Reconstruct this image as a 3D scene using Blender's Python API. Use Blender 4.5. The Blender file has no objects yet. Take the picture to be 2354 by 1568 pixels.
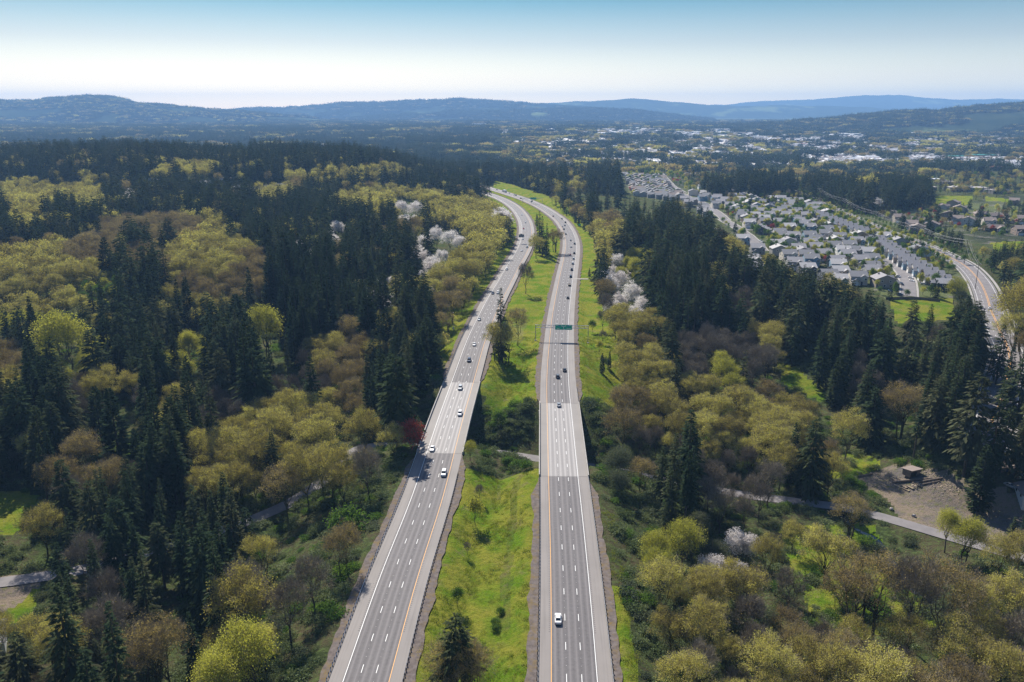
import bpy, math, random
import numpy as np
R = math.radians
C = bpy.context.scene.collection
SC = bpy.context.scene
# ------------------------------------------------------------------ camera
CAMZ, FP, CX, CY = 130.0, 1850.0, 1176.5, 784.0     # eye height (m), focal length and centre of the 2353x1568 picture
PITCH = math.atan(519.0/1850.0)
ct, st = math.cos(PITCH), math.sin(PITCH)
cam = bpy.data.objects.new('camera', bpy.data.cameras.new('camera')); C.objects.link(cam)
cam.location = (0, 0, CAMZ); cam.rotation_euler = (math.pi/2-PITCH, 0, 0)
cam.data.lens = FP/2353*36; cam.data.sensor_width = 36; cam.data.clip_start = 1; cam.data.clip_end = 60000
SC.camera = cam
# ------------------------------------------------------------------ light
SUN_EL, SUN_AZ = R(41), R(-19)       # azimuth from +Y, negative towards -X
w = bpy.data.worlds.new('World'); SC.world = w; w.use_nodes = True
nt = w.node_tree; bg = nt.nodes['Background']
sky = nt.nodes.new('ShaderNodeTexSky'); sky.sky_type = 'NISHITA'; sky.sun_disc = False
sky.sun_elevation = SUN_EL; sky.sun_rotation = SUN_AZ; sky.air_density = 1.0; sky.dust_density = 0.6; sky.ozone_density = 1.6
SKY_STRENGTH = 0.15
tc = nt.nodes.new('ShaderNodeTexCoord'); sep = nt.nodes.new('ShaderNodeSeparateXYZ')
rp = nt.nodes.new('ShaderNodeValToRGB'); mx = nt.nodes.new('ShaderNodeMix'); mx.data_type = 'RGBA'; mx.blend_type = 'MULTIPLY'
mx.inputs[0].default_value = 1
nt.links.new(tc.outputs['Generated'], sep.inputs[0]); nt.links.new(sep.outputs['Z'], rp.inputs[0])
nt.links.new(sky.outputs[0], mx.inputs[6]); nt.links.new(rp.outputs[0], mx.inputs[7]); nt.links.new(mx.outputs[2], bg.inputs[0])
SKY_RAMP = [(0.0, (1.08, .93, .62)), (0.015, (1.0, .86, .57)), (0.04, (.72, .60, .46)), (0.08, (.39, .36, .32)), (0.125, (.14, .23, .24)), (0.3, (.26, .34, .43)), (1.0, (.36, .42, .51))]
e = rp.color_ramp.elements
for i, (p, c) in enumerate(SKY_RAMP):
    el = e[i] if i < 2 else e.new(p)
    el.position = p; el.color = (*c, 1)
bg.inputs[1].default_value = SKY_STRENGTH
sl = bpy.data.lights.new('sun', 'SUN'); sl.energy = 5.0; sl.angle = R(0.53); sl.color = (1.0, .93, .82)
so = bpy.data.objects.new('sun', sl); C.objects.link(so)
so.rotation_euler = (math.pi/2-SUN_EL, 0, math.pi-SUN_AZ)
SC.view_settings.view_transform = 'Standard'; SC.view_settings.look = 'None'
SC.view_settings.exposure = 0.85; SC.view_settings.gamma = 1
cy = SC.cycles
cy.use_denoising = True
cy.max_bounces = 5; cy.diffuse_bounces = 2; cy.glossy_bounces = 2; cy.transmission_bounces = 3; cy.transparent_max_bounces = 4; cy.volume_bounces = 0
cy.use_adaptive_sampling = False; cy.denoising_prefilter = 'NONE'; cy.denoising_input_passes = 'RGB_ALBEDO_NORMAL'
cy.sample_clamp_indirect = 4
rng = np.random.default_rng(7); rnd = random.Random(5)

# ------------------------------------------------------------------ helpers: picture <-> place
def proj(X, Y, Z):
    X, Y, Z = np.asarray(X, float), np.asarray(Y, float), np.asarray(Z, float)
    d = Y*ct + (CAMZ-Z)*st
    d = np.where(d < 1, 1, d)
    return CX+FP*X/d, CY+FP*((CAMZ-Z)*ct-Y*st)/d, d
def flat(x, y, z=0.0):
    D = (CAMZ-z)*FP/(ct*(y-265.0)); return (x-CX)*D/FP, (D-(CAMZ-z)*st)/ct
def spline(pts, step=4.0):
    P = np.array(pts, float); out = []
    for i in range(len(P)-1):
        p0, p1, p2, p3 = P[max(i-1, 0)], P[i], P[i+1], P[min(i+2, len(P)-1)]
        n = max(1, int(np.hypot(*(p2-p1)[:2])/step))
        for k in range(n):
            t = k/n
            out.append(0.5*((2*p1)+(-p0+p2)*t+(2*p0-5*p1+4*p2-p3)*t*t+(-p0+3*p1-3*p2+p3)*t**3))
    out.append(P[-1]); out = np.array(out)
    s = np.r_[0, np.cumsum(np.hypot(*np.diff(out[:, :2], axis=0).T))]
    n = max(2, int(s[-1]/step)); q = np.linspace(0, s[-1], n+1)
    return np.stack([np.interp(q, s, out[:, k]) for k in range(out.shape[1])], 1)
def smooth(P, it):
    P = P.copy()
    for _ in range(it): P[1:-1] = .25*P[:-2]+.5*P[1:-1]+.25*P[2:]
    return P
def polydist(X, Y, P):
    """distance to polyline P, and arclength fraction index"""
    best = np.full(X.shape, 1e18); bi = np.zeros(X.shape)
    for i in range(len(P)-1):
        ax, ay = P[i][0], P[i][1]; dx, dy = P[i+1][0]-ax, P[i+1][1]-ay
        L = dx*dx+dy*dy+1e-9
        t = np.clip(((X-ax)*dx+(Y-ay)*dy)/L, 0, 1)
        d = (X-ax-t*dx)**2+(Y-ay-t*dy)**2
        m = d < best; best = np.where(m, d, best); bi = np.where(m, i+t, bi)
    return np.sqrt(best), bi
def in_poly(x, y, poly):
    r = np.zeros(np.shape(x), bool); n = len(poly)
    for i in range(n):
        x1, y1 = poly[i]; x2, y2 = poly[(i+1) % n]
        if y1 == y2: continue
        r ^= ((y1 > y) != (y2 > y)) & (x < (x2-x1)*(y-y1)/(y2-y1)+x1)
    return r
_lat = rng.random((256, 256))
def vnoise(x, y):
    x, y = np.asarray(x, float), np.asarray(y, float)
    xi, yi = np.floor(x).astype(int), np.floor(y).astype(int); fx, fy = x-xi, y-yi
    fx, fy = fx*fx*(3-2*fx), fy*fy*(3-2*fy)
    a, b = _lat[xi % 256, yi % 256], _lat[(xi+1) % 256, yi % 256]; c, d = _lat[xi % 256, (yi+1) % 256], _lat[(xi+1) % 256, (yi+1) % 256]
    return (a*(1-fx)+b*fx)*(1-fy)+(c*(1-fx)+d*fx)*fy
def fbm(x, y, o=4):
    s, a, f = 0, .5, 1
    for _ in range(o): s = s+a*vnoise(x*f+17.3*f, y*f+5.1*f); a *= .5; f *= 2.03
    return s

# ------------------------------------------------------------------ materials
def mat(name, col, rough=.8, spec=.3, metal=0, var=None):
    m = bpy.data.materials.new(name); m.use_nodes = True; b = m.node_tree.nodes['Principled BSDF']
    b.inputs['Base Color'].default_value = (*col, 1); b.inputs['Roughness'].default_value = rough
    b.inputs['Specular IOR Level'].default_value = spec; b.inputs['Metallic'].default_value = metal
    if var:     # small procedural wear: (scale, second colour)
        t = m.node_tree; n = t.nodes.new('ShaderNodeTexNoise'); n.inputs['Scale'].default_value = var[0]; n.inputs['Detail'].default_value = 5
        g = t.nodes.new('ShaderNodeTexCoord'); r = t.nodes.new('ShaderNodeValToRGB')
        r.color_ramp.elements[0].position = .35; r.color_ramp.elements[1].position = .68
        r.color_ramp.elements[0].color = (*col, 1); r.color_ramp.elements[1].color = (*var[1], 1)
        t.links.new(g.outputs['Object'], n.inputs['Vector']); t.links.new(n.outputs['Fac'], r.inputs[0]); t.links.new(r.outputs[0], b.inputs['Base Color'])
    return m
class NT:
    def __init__(s, name):
        s.m = bpy.data.materials.new(name); s.m.use_nodes = True; s.t = s.m.node_tree; s.b = s.t.nodes['Principled BSDF']
        s.out = s.t.nodes['Material Output']
    def n(s, kind, **kw):
        x = s.t.nodes.new('ShaderNode'+kind)
        for k, v in kw.items(): setattr(x, k, v)
        return x
    def l(s, a, b): s.t.links.new(a, b)
    def math(s, op, a, b=None, c=None):
        x = s.n('Math', operation=op)
        for i, v in enumerate((a, b, c)):
            if v is None: continue
            if hasattr(v, 'links'): s.l(v, x.inputs[i])
            else: x.inputs[i].default_value = v
        return x.outputs[0]
    def mix(s, f, a, b, bt='MIX'):
        x = s.n('Mix', data_type='RGBA', blend_type=bt)
        for i, v in ((0, f), (6, a), (7, b)):
            if hasattr(v, 'links'): s.l(v, x.inputs[i])
            elif i == 0: x.inputs[0].default_value = v
            else: x.inputs[i].default_value = (*v, 1)
        return x.outputs[2]
    def noise(s, vec, scale, detail=4, rough=.6):
        x = s.n('TexNoise'); x.inputs['Scale'].default_value = scale; x.inputs['Detail'].default_value = detail; x.inputs['Roughness'].default_value = rough
        if vec is not None: s.l(vec, x.inputs['Vector'])
        return x.outputs['Fac']
    def ramp(s, f, lo, hi):
        x = s.n('MapRange'); x.inputs[1].default_value = lo; x.inputs[2].default_value = hi; s.l(f, x.inputs[0]); return x.outputs[0]
def leafmat(name, cols, trans=.45, tmul=(1.25, 1.2, .7), spread=1.0):
    """foliage: colour varies from leaf to leaf (attribute) and from tree to tree; light shines through the leaves"""
    k = NT(name); a = k.n('Attribute', attribute_name='tint'); oi = k.n('ObjectInfo')
    f = k.math('ADD', k.math('MULTIPLY', a.outputs['Fac'], .55*spread), k.math('MULTIPLY', oi.outputs['Random'], .5))
    r = k.n('ValToRGB'); k.l(f, r.inputs[0]); e = r.color_ramp.elements
    for i, c in enumerate(cols):
        el = e[i] if i < 2 else e.new(.5)
    ps = np.linspace(0, 1, len(cols))
    for i, c in enumerate(cols): e[i].position = ps[i]; e[i].color = (*c, 1)
    k.t.nodes.remove(k.b)
    d = k.n('BsdfDiffuse'); tr = k.n('BsdfTranslucent'); ms = k.n('MixShader'); ms.inputs[0].default_value = trans
    k.l(r.outputs[0], d.inputs[0]); k.l(k.mix(1.0, r.outputs[0], tmul, 'MULTIPLY'), tr.inputs[0])
    k.l(d.outputs[0], ms.inputs[1]); k.l(tr.outputs[0], ms.inputs[2]); k.l(ms.outputs[0], k.out.inputs[0])
    return k.m
M = {}
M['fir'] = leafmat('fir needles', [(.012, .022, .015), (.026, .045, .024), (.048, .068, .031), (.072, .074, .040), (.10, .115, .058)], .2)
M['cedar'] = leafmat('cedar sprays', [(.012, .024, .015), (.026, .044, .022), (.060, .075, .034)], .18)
M['maple'] = leafmat('spring maple leaves', [(.16, .125, .05), (.32, .27, .085), (.48, .425, .13), (.62, .58, .18)], .4, (1.1, 1.15, .7))
M['maplebrown'] = leafmat('opening bronze leaves', [(.16, .12, .055), (.30, .23, .095), (.45, .37, .15)], .45, (1.1, 1.1, .8))
M['bright'] = leafmat('bright lime leaves', [(.21, .22, .045), (.32, .33, .07), (.42, .42, .10)], .5)
M['green'] = leafmat('fresh green leaves', [(.04, .09, .02), (.08, .15, .03), (.13, .20, .04)], .45)
M['willow'] = leafmat('grey green willow leaves', [(.05, .07, .045), (.09, .11, .07), (.14, .16, .10)], .3)
M['white'] = leafmat('white blossom', [(.62, .57, .55), (.76, .72, .70), (.85, .83, .80)], .5, (1, 1, 1))
M['red'] = leafmat('dark red leaves', [(.18, .04, .03), (.30, .07, .055), (.40, .12, .08)], .4, (1.2, .8, .8))
M['twig'] = leafmat('bare twigs', [(.12, .10, .08), (.21, .18, .14), (.31, .27, .21)], .0)
M['bark'] = mat('bark', (.055, .045, .036), .95, .1, var=(3, (.10, .085, .065)))
M['mossy'] = mat('mossy bark', (.05, .042, .030), .95, .1, var=(1.2, (.10, .10, .03)))
M['bramble'] = leafmat('bramble leaves', [(.06, .085, .035), (.11, .145, .065), (.19, .22, .12)], .25)
M['galv'] = mat('galvanised steel', (.42, .43, .45), .45, .5, .7, var=(4, (.34, .35, .37)))
M['post'] = mat('weathered timber post', (.055, .045, .038), .9, .1)
M['rail'] = mat('guardrail steel', (.50, .51, .53), .38, .5, .8)
M['concrete'] = mat('concrete', (.36, .34, .32), .9, .2, var=(.8, (.27, .255, .24)))
M['glass'] = mat('dark glass', (.015, .02, .025), .08, .6)
M['winframe'] = mat('white window trim', (.75, .75, .74), .6)
M['tyre'] = mat('tyre rubber', (.02, .02, .02), .85)
M['rim'] = mat('wheel rim', (.45, .45, .46), .35, .5, .8)
M['headlight'] = mat('headlight lens', (.75, .77, .8), .1, .6)
M['taillight'] = mat('tail light lens', (.35, .015, .01), .2, .6)
M['wood'] = mat('weathered boards', (.17, .13, .10), .9, .1, var=(2, (.26, .21, .17)))
M['lumber'] = mat('pale cut lumber', (.5, .42, .32), .85, .1, var=(2, (.40, .33, .25)))
M['black'] = mat('black opening', (.01, .01, .01), 1, 0)
M['green_sign'] = mat('green sign sheeting', (.0, .42, .26), .5, .4)
M['blue_sign'] = mat('blue shield', (.02, .10, .42), .5, .4)
M['sign_white'] = mat('white sign legend', (.85, .85, .85), .5, .4)
M['signback'] = mat('bare aluminium sign back', (.25, .26, .28), .5, .4, .5)
M['wire'] = mat('aluminium cable', (.34, .34, .36), .6, .4, .2)
def paint(name, c, metal=.0): return mat(name, c, .28, .6, metal)

# asphalt / concrete carriageway with wheel paths; UV.x = metres from the yellow line towards the outside, UV.y = metres along
def pavement(name, base, dark, shoulder, streak):
    k = NT(name); uv = k.n('UVMap'); s = k.n('SeparateXYZ'); k.l(uv.outputs[0], s.inputs[0]); u, v = s.outputs[0], s.outputs[1]
    cv = k.n('CombineXYZ'); k.l(u, cv.inputs[0]); k.l(k.math('MULTIPLY', v, .02), cv.inputs[1])
    long = k.noise(cv.outputs[0], 1.3, 5)
    fine = k.noise(uv.outputs[0], .9, 8, .75); patch = k.noise(uv.outputs[0], .06, 3)
    lane = k.math('ABSOLUTE', k.math('SUBTRACT', k.math('FRACT', k.math('DIVIDE', u, 3.66)), .5))       # 0 mid-lane .. .5 edge
    # oil band mid-lane, polished lighter wheel paths at .25
    band = k.math('POWER', k.math('SUBTRACT', 1.0, k.math('MULTIPLY', k.math('ABSOLUTE', k.math('SUBTRACT', lane, .235)), 4.2)), 2.0)
    inl = k.math('MULTIPLY', k.ramp(u, -.5, .3), k.ramp(u, 11.6, 10.8))
    f = k.math('MULTIPLY', k.math('MULTIPLY', k.math('SUBTRACT', 1.0, band), inl), k.math('ADD', .55, k.math('MULTIPLY', long, .8)))
    c = k.mix(k.math('MULTIPLY', f, streak), base, dark)
    c = k.mix(inl, k.mix(k.ramp(patch, .35, .65), shoulder, tuple(x*.84 for x in shoulder)), c)
    c = k.mix(k.ramp(fine, .3, .7), c, k.mix(.4, c, (.19, .18, .175)))
    c = k.mix(k.math('MULTIPLY', k.ramp(long, .5, .75), .35), c, dark)
    k.l(c, k.b.inputs['Base Color']); k.b.inputs['Roughness'].default_value = .75; k.b.inputs['Specular IOR Level'].default_value = .3
    return k.m
M['asphalt'] = pavement('grey highway asphalt', (.150, .137, .143), (.062, .056, .062), (.22, .197, .185), 1.0)
M['deck'] = pavement('worn concrete bridge deck', (.385, .365, .355), (.185, .175, .175), (.235, .215, .20), .85)
def simple_ground(name, cols, sc, sc2=.6, bump=0):
    k = NT(name); g = k.n('NewGeometry'); p = g.outputs['Position']
    c = k.mix(k.ramp(k.noise(p, sc, 6, .7), .35, .65), cols[0], cols[1])
    if len(cols) > 2: c = k.mix(k.ramp(k.noise(p, sc2, 6, .75), .48, .66), c, cols[2])
    k.l(c, k.b.inputs['Base Color']); k.b.inputs['Roughness'].default_value = .95; k.b.inputs['Specular IOR Level'].default_value = .1
    return k.m
M['gravel'] = simple_ground('brown gravel verge', [(.085, .07, .065), (.17, .145, .135), (.16, .115, .05)], .7, .3)
M['street'] = simple_ground('grey street asphalt', [(.17, .16, .165), (.23, .215, .215)], .15)
M['dirt'] = simple_ground('packed earth and gravel', [(.17, .145, .13), (.32, .235, .17), (.16, .17, .05)], .25, .5)
M['paintw'] = mat('white road paint', (.75, .75, .74), .6)
M['painty'] = mat('yellow road paint', (.75, .36, .06), .6)
k = NT('creek water'); k.b.inputs['Base Color'].default_value = (.03, .03, .02, 1); k.b.inputs['Roughness'].default_value = .12; M['water'] = k.m
# the ground sheet: undergrowth, meadow (R), bare earth (G), town mosaic (B) by vertex colour
k = NT('ground cover'); g = k.n('NewGeometry'); p = g.outputs['Position']; a = k.n('Attribute', attribute_name='zone'); s = k.n('SeparateColor'); k.l(a.outputs['Color'], s.inputs[0])
n1, n2, n3, n4 = k.noise(p, .07, 6, .65), k.noise(p, .6, 6, .8), k.noise(p, 2.5, 4, .8), k.noise(p, .012, 5, .6)
under = k.mix(k.ramp(n1, .4, .6), (.040, .055, .022), (.085, .072, .042)); under = k.mix(k.ramp(n2, .46, .66), under, (.10, .14, .045))
mead = k.mix(k.ramp(n1, .40, .58), (.10, .18, .010), (.22, .22, .03)); mead = k.mix(k.math('MULTIPLY', k.ramp(n2, .45, .72), .7), mead, (.06, .10, .012))
mead = k.mix(k.math('MULTIPLY', k.ramp(n3, .5, .75), .6), mead, (.24, .21, .075)); mead = k.mix(k.math('MULTIPLY', k.ramp(k.noise(p, .16, 5, .7), .56, .68), .65), mead, (.19, .155, .075))
earth = k.mix(k.ramp(n1, .42, .56), (.15, .135, .13), (.25, .20, .155)); earth = k.mix(k.ramp(n2, .5, .66), earth, (.15, .16, .05)); earth = k.mix(k.math('MULTIPLY', k.ramp(n3, .5, .7), .5), earth, (.10, .085, .07))
nv = k.noise(p, .004, 4, .6); nw = k.noise(p, .03, 5, .7)
town = k.mix(k.ramp(nv, .4, .6), (.05, .06, .035), (.12, .14, .06)); town = k.mix(k.ramp(nw, .52, .66), town, (.20, .18, .17)); 
def thr(v, nn, w=.35): return k.ramp(k.math('ADD', v, k.math('MULTIPLY', k.math('SUBTRACT', nn, .5), w)), .42, .58)
c = k.mix(thr(s.outputs[0], n2), under, mead); c = k.mix(thr(s.outputs[1], n2), c, earth); c = k.mix(thr(s.outputs[2], nw), c, town)
k.l(c, k.b.inputs['Base Color']); k.b.inputs['Roughness'].default_value = 1; k.b.inputs['Specular IOR Level'].default_value = 0
bp = k.n('Bump'); bp.inputs['Strength'].default_value = .9; bp.inputs['Distance'].default_value = 1.2; k.l(n2, bp.inputs['Height']); k.l(bp.outputs[0], k.b.inputs['Normal'])
M['ground'] = k.m
k = NT('wooded hillside'); g = k.n('NewGeometry'); p = g.outputs['Position']
c = k.mix(k.ramp(k.noise(p, .004, 8, .75), .42, .58), (.018, .030, .018), (.04, .052, .025)); c = k.mix(k.ramp(k.noise(p, .0013, 6, .65), .56, .62), c, (.14, .17, .06))
k.l(c, k.b.inputs['Base Color']); k.b.inputs['Roughness'].default_value = 1; k.b.inputs['Specular IOR Level'].default_value = 0; M['hill'] = k.m

# ------------------------------------------------------------------ mesh builder
class MB:
    def __init__(s): s.v = []; s.f = []; s.m = []; s.uv = []
    def add(s, vs, fs, mi=0, uvs=None):
        o = len(s.v); s.v += [tuple(q) for q in vs]; s.f += [tuple(i+o for i in q) for q in fs]; s.m += [mi]*len(fs)
        return s
    def box(s, x0, x1, y0, y1, z0, z1, mi=0, taper=0):
        t = taper
        return s.add([(x0, y0, z0), (x1, y0, z0), (x1, y1, z0), (x0, y1, z0), (x0+t, y0+t, z1), (x1-t, y0+t, z1), (x1-t, y1-t, z1), (x0+t, y1-t, z1)],
                     [(3, 2, 1, 0), (4, 5, 6, 7), (0, 1, 5, 4), (1, 2, 6, 5), (2, 3, 7, 6), (3, 0, 4, 7)], mi)
    def tube(s, pts, r0, r1=None, n=6, mi=0):
        r1 = r0 if r1 is None else r1; pts = [np.array(p, float) for p in pts]; rings = []; vs = []
        for i, p in enumerate(pts):
            d = pts[min(i+1, len(pts)-1)]-pts[max(i-1, 0)]; d = d/(np.linalg.norm(d)+1e-9)
            a = np.cross(d, (0, 0, 1) if abs(d[2]) < .9 else (1, 0, 0)); a /= np.linalg.norm(a)+1e-9; b = np.cross(d, a)
            r = r0+(r1-r0)*i/max(1, len(pts)-1)
            vs += [p+r*(math.cos(t)*a+math.sin(t)*b) for t in np.arange(n)*2*math.pi/n]
        fs = [(i*n+j, i*n+(j+1) % n, (i+1)*n+(j+1) % n, (i+1)*n+j) for i in range(len(pts)-1) for j in range(n)]
        fs += [tuple(range(n))[::-1], tuple(range((len(pts)-1)*n, len(pts)*n))]
        return s.add(vs, fs, mi)
    def mesh(s, name, mats):
        me = bpy.data.meshes.new(name); me.from_pydata(s.v, [], s.f)
        for m in (mats if isinstance(mats, (list, tuple)) else [mats]): me.materials.append(m)
        if any(s.m): me.polygons.foreach_set('material_index', s.m)
        me.update(); return me
    def obj(s, name, mats, parent=None): return link(name, s.mesh(name, mats), parent)
def link(name, data, parent=None, loc=None, rz=None):
    o = bpy.data.objects.new(name, data); C.objects.link(o); o.parent = parent
    if loc is not None: o.location = loc
    if rz is not None: o.rotation_euler = (0, 0, rz)
    return o
def tag(o, label=None, cat=None, group=None, kind=None):
    if label: o['label'] = label
    if cat: o['category'] = cat
    if group: o['group'] = group
    if kind: o['kind'] = kind
    return o
def npmesh(name, V, F, mats, mi=None, tint=None):
    """fast mesh from arrays: V (n,3), F (m,k) faces of one size or a list of such blocks"""
    F = F if isinstance(F, list) else [F]
    me = bpy.data.meshes.new(name); nl = sum(f.size for f in F); nf = sum(len(f) for f in F)
    me.vertices.add(len(V)); me.vertices.foreach_set('co', np.asarray(V, np.float32).ravel())
    me.loops.add(nl); me.loops.foreach_set('vertex_index', np.concatenate([f.ravel() for f in F]).astype(np.int32))
    me.polygons.add(nf); tot = np.concatenate([np.full(len(f), f.shape[1]) for f in F]).astype(np.int32)
    me.polygons.foreach_set('loop_start', np.r_[0, np.cumsum(tot)[:-1]].astype(np.int32)); me.polygons.foreach_set('loop_total', tot)
    for m in mats: me.materials.append(m)
    if mi is not None: me.polygons.foreach_set('material_index', np.asarray(mi, np.int32))
    if tint is not None:
        at = me.attributes.new('tint', 'FLOAT', 'FACE'); at.data.foreach_set('value', np.asarray(tint, np.float32))
    me.update(calc_edges=True); return me

# ------------------------------------------------------------------ the lines of the roads (picture points of lines on level ground -> place)
RY = [(1266.8, 1900), (1266.8, 1567.7), (1266.8, 1407.8), (1264.4, 1236.9), (1260.5, 1100), (1258.6, 1008), (1256.9, 929.3), (1256.2, 888.2), (1258.2, 837), (1263.8, 772), (1269.5, 724.2), (1278, 676.3), (1287.0, 632.5), (1294.4, 600), (1299.2, 575), (1299.9, 554.8), (1296, 537.7), (1288.3, 520.5), (1276.3, 505.1), (1259.2, 491.5), (1238.6, 477.8), (1218.1, 467.5), (1194.2, 457.2), (1173.6, 450.4), (1154.8, 444.4), (1132.6, 437.6), (1095, 427)]
LY = [(805, 1900), (893.5, 1567.7), (922.6, 1459), (956.8, 1332.6), (988, 1236), (1014.9, 1154.9), (1031.5, 1090), (1045, 1036), (1064.4, 960), (1086, 884.8), (1100.3, 833.6), (1117.4, 775.5), (1151, 695), (1173, 652), (1194.2, 609.5), (1204.4, 592.1), (1213.8, 573.3), (1219, 559.6), (1221.2, 544.5), (1221, 527.4), (1217.1, 510.3), (1209.5, 496.6), (1198.7, 482.9), (1185.7, 471.9), (1169, 461.7), (1150, 453.0), (1128, 445.5), (1095, 436)]
YR = smooth(spline([flat(*p) for p in RY], 5), 14); YL = smooth(spline([flat(*p) for p in LY], 5), 14)
def normals(P):
    d = np.gradient(P[:, :2], axis=0); d /= np.hypot(*d.T)[:, None]+1e-9
    return np.stack([d[:, 1], -d[:, 0]], 1)            # to the right of travel (away from the camera)
def offset(P, o): return P[:, :2]+normals(P)*np.asarray(o).reshape(-1, 1)
def alen(P): return np.r_[0, np.cumsum(np.hypot(*np.diff(P[:, :2], axis=0).T))]
HW_IN, HW_OUT, LW = 3.2, 3.7, 3.66
mid_R = offset(YR, 5.7); mid_L = offset(YL, -5.7)
BR = {'R': (276, 356), 'L': (297, 386)}               # bridge spans, by distance ahead
ART = [(2250, 1010), (2296, 930), (2311, 871), (2321, 837), (2318, 803), (2300.8, 768.6), (2287, 734), (2276.8, 713.8), (2267, 679.6), (2250, 645.4), (2218.7, 611.3), (2174.3, 587.3), (2112.8, 560), (2061.5, 542.9), (2010.2, 522.4), (1969.2, 505.3), (1924.8, 484.8), (1873.5, 460.9), (1839.3, 445.4), (1780, 425), (1720, 408)]
art = smooth(spline([flat(*p) for p in ART], 6), 6)
VZ = -16.0
VAL = [(2600, 1360), (2353, 1282), (2220, 1245), (2110, 1212), (2000, 1180), (1900, 1160), (1790, 1148), (1600, 1120), (1420, 1082), (1330, 1068), (1232, 1054), (1120, 1037), (1000, 1030), (900, 1022), (815, 1030), (760, 1090), (680, 1150), (590, 1190), (480, 1230), (330, 1275), (150, 1318), (0, 1338), (-160, 1360)]
val = smooth(spline([flat(*p, VZ) for p in VAL], 5), 4)
CRK = [(2300, 1440), (2190, 1400), (2110, 1370), (2062, 1310), (2040, 1275), (2010, 1240), (1975, 1222), (1935, 1190), (1900, 1120), (1860, 1090), (1780, 1060), (1650, 1040)]
crk = spline([flat(*p, VZ-1.5) for p in CRK], 4)

# ------------------------------------------------------------------ terrain
CP = np.array([(-200, 120, -22), (0, 120, -3), (200, 120, -18), (-150, 180, -20), (-60, 180, -15), (70, 180, -15), (150, 180, -18), (0, 180, -3), (0, 240, -3), (-170, 240, -17), (-100, 280, -17), (0, 272, -5), (0, 318, -17), (0, 290, -15), (60, 290, -17), (100, 285, -16), (150, 263, -16), (210, 255, -14), (-80, 340, -17), (-20, 335, -17), (60, 335, -17), (130, 340, -15), (230, 350, -11), (0, 350, -17), (0, 372, -10), (0, 400, -4), (0, 450, -2), (-60, 420, -13), (-55, 500, -2), (-150, 450, -12), (-270, 400, -14), (-260, 300, -16), (70, 400, -9), (70, 480, -1), (120, 440, -8), (200, 470, -3), (250, 600, 0), (330, 480, -3), (0, 600, 0), (0, 1000, 0), (100, 800, 0), (-110, 700, 3), (-300, 700, 4), (-200, 1000, 10), (-600, 1000, 12), (-100, 1250, 9), (-350, 1480, 46), (-700, 1500, 48), (-1100, 1500, 42), (-30, 1450, 3), (300, 1500, 0), (600, 1000, 0), (300, 1000, 0), (900, 1500, 0), (-600, 2300, -15), (0, 2200, -10), (800, 2300, -10), (-1500, 2500, -15), (2500, 3000, -5), (-2500, 3000, 0), (0, 3000, 2), (0, 4000, 18), (3000, 4000, 14), (-3000, 4000, 20), (0, 6000, 42), (4500, 6000, 42), (-4500, 6000, 42), (0, 8000, 60), (6000, 8000, 60), (-6000, 8000, 60), (0, 12000, 84), (9000, 12000, 84), (-9000, 12000, 84), (0, 18000, 90), (14000, 18000, 90), (-14000, 18000, 90), (0, 40000, 60), (30000, 40000, 60), (-30000, 40000, 60)], float)
def uvw(X, Y): return X/(Y+40)*1.6, np.log(Y+40)*1.0
def base_h(X, Y):
    u, v = uvw(X, Y); cu, cv = uvw(CP[:, 0], CP[:, 1]); W = 0; Z = 0
    for a, b, z in zip(cu, cv, CP[:, 2]):
        d = (u-a)**2+(v-b)**2; q = 1/(d+.0012)**2.2
        W = W+q; Z = Z+q*z
    return Z/W
def height(X, Y):
    X = np.asarray(X, float); Y = np.asarray(Y, float)
    z = base_h(X, Y)+(fbm(X/45, Y/45)-.5)*3.0*np.clip((Y-150)/400, .35, 1)+(fbm(X/9, Y/9, 2)-.4)*.8
    for P, (b0, b1) in ((mid_R, BR['R']), (mid_L, BR['L'])):
        for seg in (P[P[:, 1] < b0+2], P[P[:, 1] > b1-2]):
            d, _ = polydist(X, Y, seg[::2] if len(seg) > 60 else seg); t = np.maximum(0, d-13.2)
            lo = np.where(seg[0][1] < b0, .42, .5)
            z = np.clip(z, -.45-lo*t, -.45+.45*t)
    d, _ = polydist(X, Y, art); t = np.maximum(0, d-11.8); zr = np.where(Y < 420, -(420-Y)*.03, 0.)-.3; z = np.clip(z, zr-.4*t, zr+.4*t)
    d, _ = polydist(X, Y, val); t = np.maximum(0, d-5); on = d < 60; zv = VZ-.25; z = np.where(on, np.clip(z, zv-.5*t, zv+.6*t), z)
    d, _ = polydist(X, Y, crk); z = z-1.6*np.exp(-(d/3.0)**2)
    return z
GX0, GX1, GY0, GY1, GS = -420., 420., 110., 620., 2.5
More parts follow.
